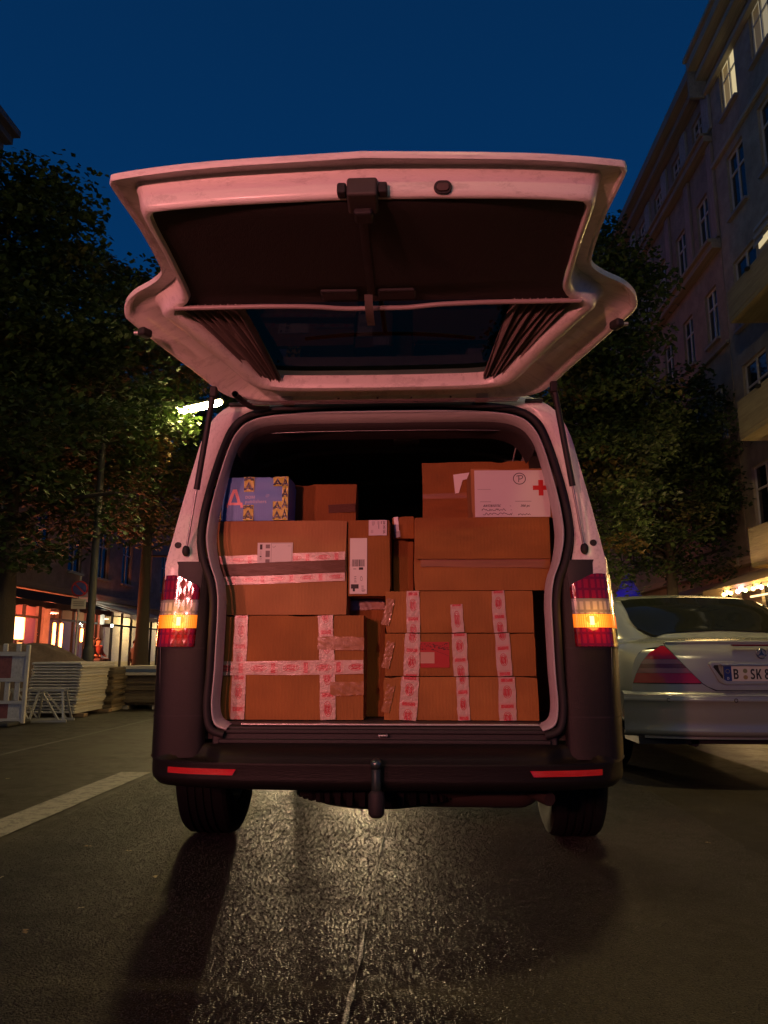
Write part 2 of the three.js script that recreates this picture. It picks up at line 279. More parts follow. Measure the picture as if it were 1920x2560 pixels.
  // bumper
  const bPlan = dense([[0, -2.742], [.25, -2.745], [.45, -2.753], [.55, -2.763], [.62, -2.774], [.66, -2.782], [.70, -2.793], [.78, -2.828], [.838, -2.885], [.878, -2.985], [.908, -3.14], [.935, -3.33]], 5);
  const bFull = [...bPlan.slice().reverse().map(([x, z]) => [-x, z]), ...bPlan.slice(1)];
  const bRow = (o0, yf, cn = 0) => bFull.map((p, i) => {
    const a = bFull[Math.max(0, i - 1)], b = bFull[Math.min(bFull.length - 1, i + 1)], tx = b[0] - a[0], tz = b[1] - a[1], L = Math.hypot(tx, tz);
    const nx = -tz / L, nz = tx / L, top = .478 + .100 * smooth(.73, .83, Math.abs(p[0]));
    const o = o0 - cn * smooth(.56, .66, Math.abs(p[0])); return [p[0] + nx * o, yf(top, Math.abs(p[0])), p[1] + nz * o];
  });
  const bump = part('rear_bumper', sheet([bRow(-.115, t => t + .012), bRow(-.070, t => t + .008, .020), bRow(-.030, t => t - .006, .052), bRow(-.010, t => t - .026, .064), bRow(-.004, t => t - .045 - .03 * smooth(.48, .59, t), .052), bRow(.006, () => .436), bRow(-.002, () => .428), bRow(-.002, () => .382), bRow(-.006, () => .366), bRow(-.026, () => .346), bRow(-.09, () => .334), bRow(-.2, () => .334)], { flip: true }), m_plastic, van);
  const reflM = mat(.55, .012, .012, .12, 0, { clearcoat: 1, clearcoatRoughness: .03, bumpMap: rep(fineT, 3, 3), bumpScale: .001 });
  for (const s of [-1, 1]) {
    const iz = x => { for (let i = 1; i < bPlan.length; i++) if (bPlan[i][0] >= x) return lerp(bPlan[i - 1][1], bPlan[i][1], (x - bPlan[i - 1][0]) / (bPlan[i][0] - bPlan[i - 1][0])); };
    const xs = Array.from({ length: 15 }, (_, i) => lerp(.505, .762, i / 14));
    part('reflector', sheet([[.395, .002], [.395, .008], [.415, .008], [.415, .002]].map(([y, o]) => xs.map(x => [s * (x + (y < .4 ? .012 * smooth(.60, .505, x) : 0)), y, iz(x) + o])), { flip: s < 0, crease: .5 }), reflM, bump);
  }
  // sill
  const sill = part('load_sill', [bx(-.625, .625, .44, .552, -2.985, -2.873, .01), bx(-.60, .60, .487, .505, -2.878, -2.862, .006), bx(-.60, .60, .522, .540, -2.878, -2.866, .006)], m_black, van);
  part('sill_strip', bx(-.52, .56, .5525, .5585, -2.90, -2.870, .002), mat(.55, .55, .53, .3, .6), sill);
  part('striker', [bar([-.012, .52, -2.872], [-.012, .52, -2.845], .005), bar([.012, .52, -2.872], [.012, .52, -2.845], .005), bar([-.012, .52, -2.845], [.012, .52, -2.845], .005)], m_steel, sill);
  // load bay
  part('load_floor', bx(-.80, .80, .50, .5595, -5.70, -2.905), mat(.05, .045, .04, .7, 0, { bumpMap: rep(fineT, 10, 10), bumpScale: .002 }), van);
  const liner = mat(.20, .19, .15, .75, 0, { bumpMap: rep(fineT, 12, 12), bumpScale: .002 });
  for (const s of [-1, 1]) {
    const rows = []; for (let k = 0; k <= 10; k++) { const z = lerp(-2.915, -5.7, k / 10); rows.push([[.80, .56], [.835, .8], [.84, 1.1], [.80, 1.4], [.735, 1.62], [.64, 1.72], [.45, 1.775], [0, 1.79]].map(([x, y]) => { const w = k === 0 ? smooth(0, 1, 1) * .91 : k < 2 ? .96 : 1; return [s * x * w, y - (k === 0 ? .03 : 0), z - (y > 1.15 && k === 0 ? (y - 1.15) * .2 : 0)]; })); }
    part('load_bay_lining', sheet(rows, { flip: s < 0 }), liner, van);
  }
  part('bulkhead', bx(-.84, .84, .55, 1.80, -5.74, -5.70), m_dark, van);
  const roofRibs = part('roof_rib', [-3.6, -4.3, -5.0].map(z => tube([[-.66, 1.70, z], [-.4, 1.765, z], [0, 1.778, z], [.4, 1.765, z], [.66, 1.70, z]], .018, 24, 6)), liner, van);
  part('roof_light', bx(.02, .14, 1.755, 1.778, -3.42, -3.36, .008), mat(.3, .3, .28, .4), van);
  part('lashing_strap', [sbar([.60, 1.70, -3.10], [.56, 1.35, -3.9], .022, .003), bar([.555, 1.71, -3.10], [.50, 1.35, -3.7], .003)], mat(.35, .33, .30, .7), van);
  { // cargo net on the left wall
    const gs = []; for (let i = 0; i < 9; i++) for (let j = 0; j < 9; j++) { const z = -3.2 - i * .035, y = 1.46 + j * .03; if (i < 8) gs.push(bar([-.752 + (y - 1.46) * -.0, y, z], [-.752, y, z - .035], .0028, 5)); if (j < 8) gs.push(bar([-.752, y, z], [-.752, y + .03, z], .0028, 5)); }
    part('cargo_net', gs, mat(.45, .45, .43, .6), van);
  }
  // underside
  part('underfloor', bx(-.72, .72, .40, .46, -7.5, -3.0), m_chassis, van);
  part('chassis_rail', [bx(-.52, -.44, .33, .42, -7.0, -3.1), bx(.44, .52, .33, .42, -7.0, -3.1)], m_chassis, van);
  for (const a of axles) part('axle', [bar([-.72, .37, a], [.72, .37, a], .04, 12), bx(-.2, .2, .34, .45, a - .15, a + .12, .04)], m_chassis, van);
  part('exhaust', [new THREE.CapsuleGeometry(.085, .36, 6, 16).rotateZ(Math.PI / 2).translate(.33, .315, -3.12), bar([.52, .31, -3.1], [.60, .29, -2.95], .025), bar([.15, .33, -3.15], [.2, .36, -5.5], .028)], mat(.035, .025, .02, .75, .3), van);
  const spare = part('spare_wheel', new THREE.TorusGeometry(.235, .085, 14, 48).scale(1, 1, 1.05).rotateX(Math.PI / 2).translate(-.03, .335, -3.22), m_tyre, van);
  part('rim', new THREE.CylinderGeometry(.19, .19, .1, 28).translate(-.03, .33, -3.22), m_chassis, spare);
  part('spare_wheel_tread', (() => { const gs = []; for (let k = 0; k < 44; k++) { const a = k / 44 * Math.PI * 2; gs.push(new THREE.BoxGeometry(.016, .13, .022).translate(.322, 0, 0).rotateY(a).translate(-.03, .335, -3.22)); } return gs; })(), m_tyre, spare);
  part('heat_shield', sheet([[.38, -2.95], [.30, -2.97], [.262, -3.05]].map(([y, z]) => [-.32, -.2, 0, .2, .34].map(x => [x, y + .04 * x * x * 4, z]))), mat(.05, .03, .026, .6, .3), van);
  // wheels
  for (const a of axles) for (const s of [-1, 1]) {
    const W = .115, R = .33, prof = [[.20, -W * .9], [.24, -W], [.29, -W * 1.02], [.315, -W * .93], [.326, -W * .8], [.330, -W * .5]];
    for (const g of [-.45, -.15, .15, .45]) prof.push([.330, W * (g - .06)], [.322, W * (g - .05)], [.322, W * (g + .05)], [.330, W * (g + .06)]);
    prof.push([.330, W * .5], [.326, W * .8], [.315, W * .93], [.29, W * 1.02], [.24, W], [.20, W * .9]);
    const g = new THREE.LatheGeometry(prof.map(p => new THREE.Vector2(...p)), 56).rotateZ(Math.PI / 2).translate(s * .815, R, a);
    const w = part('wheel', toCreasedNormals(g, .5), m_tyre, van);
    part('rim', [new THREE.LatheGeometry([[.01, .03], [.06, .03], [.07, .0], [.16, -.02], [.185, .04], [.205, .085]].map(p => new THREE.Vector2(...p)), 40).rotateZ(-s * Math.PI / 2).translate(s * .84, R, a), new THREE.CylinderGeometry(.2, .2, .15, 30, 1, true).rotateZ(Math.PI / 2).translate(s * .80, R, a), new THREE.CylinderGeometry(.14, .14, .02, 30).rotateZ(Math.PI / 2).translate(s * .725, R, a)], mat(.45, .45, .44, .45, .8), w);
    if (a > -4) part('mud_flap', bx(s * .80 - .10, s * .80 + .10, .33, .52, a + .40, a + .415), m_rubber, van);
  }
  // tow bar
  const tow = part('tow_bar', [tube([[-.012, .345, -2.95], [-.014, .315, -2.82], [-.016, .32, -2.74], [-.016, .36, -2.715], [-.017, .425, -2.712]], .017, 40, 14), new THREE.SphereGeometry(.020, 20, 14).translate(-.017,   .440, -2.712)], mat(.09, .14, .13, .28, .8), van);
  part('tow_sleeve', new THREE.LatheGeometry([[.001, 0], [.018, .003], [.026, .014], [.028, .04], [.027, .075], [.021, .085], [.017, .088]].map(p => new THREE.Vector2(...p)), 24).translate(-.016, .266, -2.716), m_rubber, tow);

  // ------------------------------------------------ tailgate, raised
  const prf = [[1.80, -2.93, 0]]; { let y = 1.80, z = -2.93; for (let k = 1; k <= 280; k++) { const s = k * .005, a = rad(lerp(16.3, 3.8, smooth(.54, .74, s))); y += Math.sin(a) * .005; z += Math.cos(a) * .005; prf.push([y, z, a]); } }
  const T = (x, s, d = 0) => { const k = Math.max(0, Math.min(279, s / .005)), i = Math.floor(k), f = k - i, p = prf[i], q = prf[Math.min(i + 1, 280)], a = lerp(i ? p[2] : rad(16.3), q[2], f), e = s < 0 ? s : 0;
    return [x, lerp(p[0], q[0], f) - Math.cos(a) * d + Math.sin(a) * e, lerp(p[1], q[1], f) + Math.sin(a) * d + Math.cos(a) * e]; };
  const O = [[0, .0], [.25, .0], [.44, .006], [.555, .02], [.612, .045], [.652, .095], [.70, .19], [.785, .345], [.856, .485], [.866, .525], [.845, .585], [.795, .64], [.725, .688], [.676, .738], [.662, .80], [.658, .98], [.668, 1.135], [.664, 1.178], [.625, 1.197], [.40, 1.228], [0, 1.250]];
  const N = [[0, .150], [.20, .152], [.34, .156], [.40, .165], [.43, .18], [.455, .21], [.50, .29], [.565, .395], [.635, .50], [.655, .532], [.640, .562], [.608, .585], [.590, .615], [.583, .66], [.580, .73], [.576, .88], [.574, 1.015], [.562, 1.052], [.528, 1.066], [.33, 1.082], [0, 1.092]];
  N.forEach(p => { p[1] += lerp(.040, .072, smooth(.2, .5, p[1])); });
  const dO = dense(O, 4), dN = dense(N, 4), fullO = both(dO), fullN = both(dN);
  const ring = (f, d) => fullO.map((o, i) => { const n = fullN[i], s = lerp(o[1], n[1], f); const hinge = smooth(.20, .05, o[1]); return T(lerp(o[0], n[0], f), s, typeof d === 'function' ? d(hinge, o) : d); });
  const gate = part('tailgate', sheet([ring(0, -.012), ring(0, .001), ring(.03, .006), ring(.11, .005), ring(.15, -.006), ring(.56, -.010), ring(.63, h => lerp(.004, .02, h)), ring(.69, h => lerp(.028, .035, h)), ring(.74, .052), ring(.80, .064), ring(.87, .067), ring(.95, .066), ring(1, .050), ring(1, .016)], { flip: true, crease: .9 }), m_gate, van);
  gate.userData.label = 'raised tailgate seen from below';
  const nHalf = dN.findIndex(p => p[1] > .617), cross = (a, b, d, sc = 1) => dN.slice(a, b).map(([x, s]) => Array.from({ length: 13 }, (_, k) => T(lerp(-x, x, k / 12) * sc, s, typeof d === 'function' ? d(lerp(-1, 1, k / 12), s) : d)));
  part('outer_skin', [sheet([ring(0, -.012), ring(.5, -.022), ring(1, -.026)]), sheet(cross(nHalf + 1, dN.length, c => -.024 - .006 * (1 - c * c)))], m_white, gate);
  part('rear_window', sheet(cross(0, nHalf + 2, -.006, 1.0)), m_glass, gate);
  part('lining_panel', sheet(cross(nHalf + 3, dN.length, (c, s) => .054 + .012 * (1 - c * c) * smooth(.67, .77, s), .998), { flip: true }), m_trim, gate);
  part('lining_groove', sheet([-.012, 0, .012].map(x => Array.from({ length: 16 }, (_, k) => T(x - .01, lerp(.70, 1.14, k / 15), .0680 + (x ? 0 : .003)))), { flip: true }), m_black, gate);
  part('curtain_rail', tube([-.655, -.5, -.35, -.2, -.1, 0, .1, .2, .35, .5, .655].map(x => T(x, .640 - .022 * smooth(.28, .08, Math.abs(x)), .066)), .008, 80, 8), mat(.35, .30, .29, .4), gate);
  part('pull_strap', sheet([.53, .58, .63, .67, .71].map((s, k) => [-.032, -.006].map(x => T(x, s, [.070, .088, .094, .090, .07][k]))), { flip: true }), mat(.16, .13, .12, .6), gate);
  for (const x of [-.11, .07]) part('handle_recess', new RoundedBoxGeometry(.12, .02, .06, 2, .009).translate(...T(x, .70, .060)), m_black, gate);
  part('wiper', [tube([-.27, -.12, .05, .2, .34].map(x => T(x, .335 + .035 * (1 - x * x * 8), -.030)), .007, 30, 6), tube([T(.02, .38, -.03), T(.01, .55, -.035), T(0, .66, -.035)], .008, 20, 6)], m_rubber, gate);
  const latch = part('latch', (() => { const p = T(-.004, 1.172, .058); return new RoundedBoxGeometry(.078, .055, .075, 3, .008).rotateX(-rad(8)).translate(...p); })(), mat(.055, .05, .045, .6, .2), gate);
  for (const s of [-1, 1]) part('latch_tab', new RoundedBoxGeometry(.024, .030, .03, 2, .006).translate(...T(-.004 + s * .052, 1.19, .055)), m_black, latch);
  part('latch_tongue', (() => { const p = T(-.004, 1.135, .085); return new RoundedBoxGeometry(.05, .03, .05, 2, .008).translate(...p); })(), m_black, latch);
  const oval = (x, s, d, w, h, q) => { const sh = new THREE.Shape(); sh.absarc(w - h, 0, h, -Math.PI / 2, Math.PI / 2).absarc(-(w - h), 0, h, Math.PI / 2, Math.PI * 1.5); const p = T(x, s, d); return new THREE.ExtrudeGeometry(sh, { depth: q, bevelEnabled: true, bevelSize: .002, bevelThickness: .002, curveSegments: 14 }).rotateX(rad(20)).translate(...p); };
  const ovalDisc = part('oval_hole_disc', oval(.2, 1.178, .046, .021, .0145, .010), m_rubber, gate); part('hole_disc_centre', oval(.2, 1.178, .046, .014, .008, .014), mat(.05, .03, .025, .5), ovalDisc);  // dark discs stand in for the shade inside an oval hole
  for (const s of [-1, 1]) {
    { const p = T(s * .800, .492, .05); const k = part('buffer', new RoundedBoxGeometry(.034, .03, .045, 2, .01).rotateY(s * .5).translate(...p), m_rubber, gate); part('buffer_pin', new THREE.CylinderGeometry(.007, .007, .05, 10).rotateZ(Math.PI / 2).translate(p[0] + s * .012, p[1], p[2]), m_steel, k); }
    // pleated curtain, gathered towards the hinge
    const rows = []; const nS = 22, nX = 72;
    for (let j = 0; j <= nS; j++) { const t = j / nS, sv = lerp(.628, .200, t), r = []; for (let i = 0; i <= nX; i++) { const u = i / nX, x = lerp(lerp(.645, .455, u), lerp(.448, .376, u), Math.pow(t, .85)); const amp = lerp(.016, .009, t); r.push(T(s * x, sv + .004 * Math.sin(u * 40), .040 + amp * Math.sin(u * Math.PI * 2 * 7 + 1.3 * Math.sin(t * 2 + u * 5)) + .006 * Math.sin(u * 61 + t * 3))); } rows.push(r); }
    const cur = part('curtain', sheet(rows, { uv: (q, i, j) => [i * 6, j * 6] }), mat(.17, .135, .12, .95, 0, { bumpMap: fineT, bumpScale: .0015 }), gate);
    const hooks = []; for (let i = 0; i < 16; i++) { const p = T(s * lerp(.635, .45, i / 15), .634, .052); hooks.push(new THREE.TorusGeometry(.0085, .0018, 6, 14).rotateY(i % 2 ? .9 : -.6).translate(...p)); }
    part('curtain_hook', hooks, mat(.35, .32, .30, .5), cur);
    const hp = [s * .388, 1.812, -2.955];
    const hinge = part('hinge', [bx(hp[0] - .024, hp[0] + .024, 1.80, 1.815, -3.0, -2.92, .004), bx(hp[0] - .024, hp[0] + .024, 1.79, 1.835, -2.925, -2.90, .004), bar([hp[0] - .03, 1.822, -2.93], [hp[0] + .03, 1.822, -2.93], .009)], m_flange, gate);
    // gas strut
    const a = V(s * .745, 1.190, lean(1.19) + .02), b = V(...T(s * .640, .165, .055)), L = a.distanceTo(b), mid = a.clone().lerp(b, .38);
    const strut = part('gas_strut', bar(mid.toArray(), b.toArray(), .0115, 14), m_black, van);
    part('strut_rod', bar(a.toArray(), mid.toArray(), .0045, 10), m_steel, strut);
    part('strut_joint', new THREE.SphereGeometry(.015, 14, 10).scale(1, 1.4, 1).translate(...a.toArray()), m_rubber, strut); part('strut_joint', bx(b.x - .013, b.x + .013, b.y - .03, b.y + .012, b.z - .013, b.z + .013, .006), m_rubber, strut);
  }
  // seams and bolts on the hinge side of the gate
  part('gate_seam', [.035, .062, .105].map((s, k) => tube([-.52, -.3, 0, .3, .52].map(x => T(x, s + .0 * x, [.034, .046, .07][k])), .0022, 40, 6)), mat(.10, .07, .07, .6), gate);
  for (const x of [-.17, -.02, .11, .26]) part('bolt', new THREE.SphereGeometry(.0045, 10, 8).translate(...T(x, .100, .0565)), m_dark, gate);
  // loom boots between roof and tailgate
  part('cable_boot', tube([T(-.565, .13, .05), [-.575, 1.80, -2.83], [-.53, 1.775, -2.90], [-.47, 1.79, -2.96]], .012, 24, 10), m_rubber, gate);
}
// ---------------------------------------------------------------- cardboard boxes in the load bay
{
  const cardT = tex(256, (u, v) => { const t = .60 + .24 * vn(u * 3, v * 3, 3, 50) + .16 * vn(u * 8, v * 8, 8, 51) + .05 * vn(u * 120, v * 20, 0, 53) + .06 * (hsh(Math.floor(u * 256), Math.floor(v * 256), 6) - .5); return [t, t, t]; });
  const cardB = tex(256, (u, v) => grey(.5 + .18 * Math.sin(u * Math.PI * 2 * 40) + .3 * (vn(u * 5, v * 5, 5, 55) - .5) + .2 * (vn(u * 60, v * 60, 60, 57) - .5)));
  const card = [[.36, .150, .032], [.32, .126, .022], [.44, .215, .075], [.285, .105, .018]].map(c => mat(...c, .82, 0, { map: cardT, bumpMap: cardB, bumpScale: .0012 }));
  // a carton with slightly soft edges and uneven faces
  function carton(w, h, d, sd) {
    const g = new THREE.BoxGeometry(w, h, d, 20, 16, 6), p = g.attributes.position;
    for (let i = 0; i < p.count; i++) {
      let x = p.getX(i), y = p.getY(i), z = p.getZ(i); const fx = 2 * x / w, fy = 2 * y / h, fz = 2 * z / d;
      const on = [Math.abs(fx) > .999, Math.abs(fy) > .999, Math.abs(fz) > .999].filter(Boolean).length;
      const bul = (1 - Math.min(1, fx * fx)) * (1 - Math.min(1, fy * fy));
      if (Math.abs(fz) > .999) z += Math.sign(fz) * (.006 * bul + .005 * (vn(fx * 2.4 + sd, fy * 2.4 + sd * 2) - .5) * (.25 + bul) + .0012 * (vn(fx * 9 + sd, fy * 9) - .5));
      if (on > 1) { x *= 1 - .0012 / w; y *= 1 - .0012 / h; z *= 1 - .002 / d; }
      x += .005 * (vn(y * 9 + sd, z * 5 + 3) - .5) * Math.abs(fx); y += .0008 * (vn(x * 7 + sd * 3, z * 5) - 1) * Math.max(0, fy);
      if (fy > .99) y -= .006 * smooth(.62, .9, vn(x * 16 + sd * 5, z * 9 + sd)) ; if (Math.abs(fx) > .99 && Math.abs(fy) > .8) x -= Math.sign(fx) * .004 * smooth(.4, .8, vn(sd * 9 + fx * 3, fy * 4 + fz * 2)); p.setXYZ(i, x, y, z);
    }
    const uv = g.attributes.uv; for (let i = 0; i < uv.count; i++) uv.setXY(i, uv.getX(i) * Math.max(w, .15) * 2 + sd * .37, uv.getY(i) * h * 2 + sd * .21);
    g.computeVertexNormals(); return toCreasedNormals(g, .5).translate(0, h / 2, -d / 2);
  }
  const group = 'boxes packed in the van';
  function box(name, label, x0, x1, y0, y1, z, d, k = 0, turn = 0) {
    const b = part(numbered(name), carton(x1 - x0, y1 - y0, d, x0 * 7 + y0 * 13 + 20), typeof k === 'number' ? card[k] : k, scene);
    b.position.set((x0 + x1) / 2 - .018, y0, z); b.rotation.y = turn; b.userData = { label, category: 'box', group };
    return b;
  }
  // printed packing tape: pale film with red ovals and blocks, wrinkled and glossy
  const tapeT = canvas(128, 512, (x, w, h) => {
    x.fillStyle = '#c9b0a2'; x.fillRect(0, 0, w, h);
    for (let i = 0; i < 700; i++) { x.fillStyle = `rgba(${185 + rnd() * 50 | 0},${150 + rnd() * 60 | 0},${135 + rnd() * 60 | 0},.4)`; x.fillRect(rnd() * w, rnd() * h, 2 + rnd() * 12, 1 + rnd() * 3); }
    for (let k = 0; k < 2; k++) { const y0 = k * 256;
      x.fillStyle = 'rgba(196,22,28,.85)'; x.fillRect(18, y0 + 18, 92, 34); x.fillStyle = 'rgba(206,176,162,.7)'; for (let j = 0; j < 16; j++) x.fillRect(20 + rnd() * 86, y0 + 18 + rnd() * 30, 3 + rnd() * 10, 2 + rnd() * 3);
      x.fillStyle = 'rgba(214,120,112,.22)'; x.fillRect(0, y0, w, 70);
      x.strokeStyle = 'rgba(190,26,30,.95)'; x.lineWidth = 5;
      for (const q of [[0, 0, 30, 60], [0, 0, 20, 46], [3, 2, 12, 30]]) { x.beginPath(); x.ellipse(64 + q[0], y0 + 150 + q[1], q[2], q[3], .05, 0, 7); x.stroke(); }
      for (let j = 0; j < 6; j++) { x.beginPath(); x.moveTo(44 + j * 8, y0 + 110 + rnd() * 14); x.lineTo(46 + j * 7 + rnd() * 8, y0 + 180 + rnd() * 14); x.stroke(); }
    }
  });
  tapeT.wrapS = tapeT.wrapT = THREE.RepeatWrapping;
  const wrinkle = tex(256, (u, v) => grey(.5 + .5 * (.5 * (vn(u * 6, v * 26, 0, 61) - .5) + .35 * (vn(u * 24, v * 60, 0, 63) - .5) + .5 * Math.pow(Math.abs(vn(u * 9 + v * 3, v * 14, 0, 65) - .5) * 2, .4) - .25)));
  const tapeM = len => mat(.80, .77, .75, .34, 0, { map: rep(tapeT, 1, len / .24), bumpMap: rep(wrinkle, 1, len / .2), bumpScale: .0022, clearcoat: .5, clearcoatRoughness: .25 });
  const tapeMs = {}; let tapeN = 0; const tapeFor = len => { const k = Math.round(len * 10) + '_' + (tapeN++ % 4); if (!tapeMs[k]) { const m = tapeMs[k] = tapeM(Math.max(.1, Math.round(len * 10) / 10)); m.map.offset.set(0, .27 * tapeN); m.bumpMap.offset.set(.3 * tapeN, .41 * tapeN); } return tapeMs[k]; };
  const brownTape = mat(.10, .034, .012, .5, 0, { bumpMap: rep(wrinkle, 2, 1), bumpScale: .003, specularIntensity: .5, clearcoat: .15, clearcoatRoughness: .3 });
  const clearTape = mat(.36, .155, .040, .26, 0, { map: cardT, bumpMap: rep(wrinkle, 1, 1), bumpScale: .0003, clearcoat: .6, clearcoatRoughness: .15 });
  // a strip of film on a box front: centre line from (ax, ay) to (cx, cy) in box coordinates (x from the middle, y from the base)
  function strip(b, name, ax, ay, cx, cy, wd, m, lift = .0075) {
    const n = 18, dx = cx - ax, dy = cy - ay, L = Math.hypot(dx, dy), nx = -dy / L, ny = dx / L, rows = [];
    for (let j = 0; j <= n; j++) { const t = j / n, r = []; for (let i = 0; i <= 6; i++) { const q = i / 6 - .5, e = wd * q * (1 + .10 * (vn(t * 7 + ax * 20, 3) - .5)) + .004 * (vn(t * 2 + ax * 31, 7) - .5); r.push([ax + dx * t + nx * e, ay + dy * t + ny * e, lift + .0012 * vn(i * 1.3 + ax * 50, j * .9 + ay * 20)]); } rows.push(r); }
    const back = rows.map(r => r.map(p => [p[0], p[1], p[2] - .0008]));
    return part(name, merge([sheet(rows), sheet(back, { flip: true })]), m, b);
  }
  const P = (b, name, x0, x1, y0, y1, t, label, tilt = 0, lift = .0085) => { // paper label
    const g = new THREE.BoxGeometry(x1 - x0, y1 - y0, .0006).rotateZ(tilt).translate((x0 + x1) / 2, (y0 + y1) / 2, lift); return part(name, g, t.isMaterial ? t : mat(.80, .79, .77, .6, 0, { map: t }), b, label);
  };
  const lines = (x, n, x0, y0, w, dy, a = .6, h = 3) => { for (let i = 0; i < n; i++) { x.fillStyle = `rgba(40,30,30,${a})`; x.fillRect(x0, y0 + i * dy, w * (.55 + .45 * rnd()), h); } };
  const barcode = (x, x0, y0, w, h) => { let q = x0; while (q < x0 + w) { const a = 1 + rnd() * 4; x.fillStyle = '#2a2020'; x.fillRect(q, y0, a, h); q += a + 1 + rnd() * 4; } };

  const scrawl = (x, x0, y, w) => { x.lineWidth = 6; x.beginPath(); x.moveTo(x0, y); for (let q = x0; q < x0 + w; q += 9 + rnd() * 8) x.lineTo(q, y - rnd() * 30); x.stroke(); };
  // 1 lower left carton
  const b1 = box('cardboard_box', 'large cardboard box on the load floor with a cross of pale red-printed tape', -.735, -.078, .562, .955, -2.985, .46, 0);
  strip(b1, 'tape', -.152, .002, -.150, .392, .052, tapeFor(.4)); strip(b1, 'tape', .195, .002, .178, .392, .058, tapeFor(.4)); strip(b1, 'tape', -.30, .192, .326, .198, .052, tapeFor(.6), .0095);
  strip(b1, 'clear_tape', .20, .115, .328, .118, .05, clearTape, .0078); strip(b1, 'clear_tape', .15, .285, .328, .283, .05, clearTape, .0079);
  // 2 upper left carton
  const b2 = box('cardboard_box', 'wide cardboard box with a white parcel label and a band of shiny brown tape', -.745, -.150, .957, 1.330, -2.998, .44, 2);
  strip(b2, 'tape', -.28, .212, .292, .228, .038, tapeFor(.6)); strip(b2, 'tape', -.28, .132, .292, .150, .036, tapeFor(.6)); strip(b2, 'brown_tape', -.28, .172, .294, .190, .050, brownTape, .0095);
  P(b2, 'parcel_label', -.055, .085, .190, .283, canvas(512, 340, (x, w, h) => {
    x.fillStyle = '#e9e4e2'; x.fillRect(0, 0, w, h); x.fillStyle = '#3c3030'; x.fillRect(34, 24, 36, 74); x.fillRect(34, 190, 26, 18);
    x.fillStyle = '#8a7c7c'; for (const y of [26, 116, 240]) { x.fillRect(118, y, 62, y === 116 ? 92 : 56); x.fillStyle = '#857878'; }
    lines(x, 4, 34, 120, 40, 16); lines(x, 3, 34, 220, 40, 14); x.strokeStyle = 'rgba(60,50,50,.6)'; x.lineWidth = 5; x.beginPath(); x.arc(235, 40, 26, .2, 2.4); x.stroke(); lines(x, 2, 440, 36, 40, 14, .4); lines(x, 4, 260, 276, 150, 14, .5); x.strokeStyle = 'rgba(80,70,70,.5)'; x.strokeRect(200, 8, 300, 320);
  }), 'white parcel label with small print');
  // 3 blue publisher's carton
  const blueT = canvas(1024, 600, (x, w, h) => {
    x.fillStyle = '#6f97d6'; x.fillRect(0, 0, w, h); x.fillStyle = '#3c90d8'; x.fillRect(0, 0, 180, h);  // bluer left strip: the pillar's shade from the red light, painted in
    x.strokeStyle = '#ffb0b0'; x.lineWidth = 40; x.beginPath(); x.moveTo(228, 372); x.lineTo(286, 190); x.lineTo(312, 190); x.lineTo(368, 372); x.stroke();
    x.lineWidth = 34; x.beginPath(); x.moveTo(196, 420); x.lineTo(202, 368); x.lineTo(392, 368); x.lineTo(402, 420); x.stroke();
    x.fillStyle = '#c3c6dc'; x.font = 'bold 58px sans-serif'; x.fillText('DOM', 440, 300); x.fillText('publishers', 440, 362); x.strokeStyle = '#aab4d8'; x.lineWidth = 6; x.beginPath(); x.ellipse(742, 262, 22, 17, -.5, 0, 7); x.stroke(); x.beginPath(); x.moveTo(732, 272); x.lineTo(764, 242); x.stroke();
  });
  const b3 = box('printed_box', 'blue printed carton with a pink letter mark and yellow tape on the wide box', -.697, -.387, 1.332, 1.512, -3.012, .34, mat(.9, .9, .9, .55, 0, { map: blueT, bumpMap: cardB, bumpScale: .0008 }), -.02);
  { const uv = b3.geometry.attributes.uv, p = b3.geometry.attributes.position, nm = b3.geometry.attributes.normal; for (let i = 0; i < uv.count; i++) if (nm.getZ(i) > .7) uv.setXY(i, p.getX(i) / .31 + .5, p.getY(i) / .18); else uv.setXY(i, .74, .15 + .02 * p.getZ(i)); }
  const aTape = canvas(256, 256, (x, w, h) => { x.fillStyle = '#c8c02c'; x.fillRect(0, 0, w, h); x.strokeStyle = '#14120f'; x.lineWidth = 26; for (const [cx, cy, r] of [[60, 64, 0], [190, 64, Math.PI], [60, 192, 0], [190, 192, Math.PI]]) { x.save(); x.translate(cx, cy); x.rotate(r); x.beginPath(); x.moveTo(-40, 44); x.lineTo(0, -44); x.lineTo(40, 44); x.stroke(); x.lineWidth = 20; x.beginPath(); x.moveTo(-52, 50); x.lineTo(-48, 22); x.lineTo(48, 22); x.lineTo(52, 50); x.stroke(); x.restore(); } });
  aTape.wrapS = aTape.wrapT = THREE.RepeatWrapping;
  const aM = (a, c) => mat(.85, .85, .85, .2, 0, { map: rep(aTape, a, c), bumpMap: rep(wrinkle, 1, 1), bumpScale: .002, clearcoat: .8 });
  const aT = (x0, x1, y0, y1, a, c) => P(b3, 'printed_tape', x0, x1, y0, y1, aM(a, c), null, 0, .0078);
  aT(-0.1519, -0.1162, 0.001, 0.068, 0.5, 1); aT(-0.1519, -0.1162, 0.128, 0.179, 0.5, 0.75); aT(-0.0264, 0.0155, 0.001, 0.064, 0.5, 0.75); aT(-0.0264, 0.0155, 0.118, 0.179, 0.5, 0.75); aT(0.0930, 0.1296, 0.001, 0.078, 0.5, 1); aT(0.0930, 0.1296, 0.14, 0.179, 0.5, 0.6); aT(0.1297, 0.1544, 0.001, 0.179, 0.5, 2);
  // 4 brown carton beside it
  const b4 = box('cardboard_box', 'cardboard box with a short dark tape, beside the blue printed carton', -.45, -.128, 1.332, 1.516, -3.17, .26, 3, .03);
  P(b4, 'brown_tape', .045, .158, .060, .096, brownTape, null, .05);
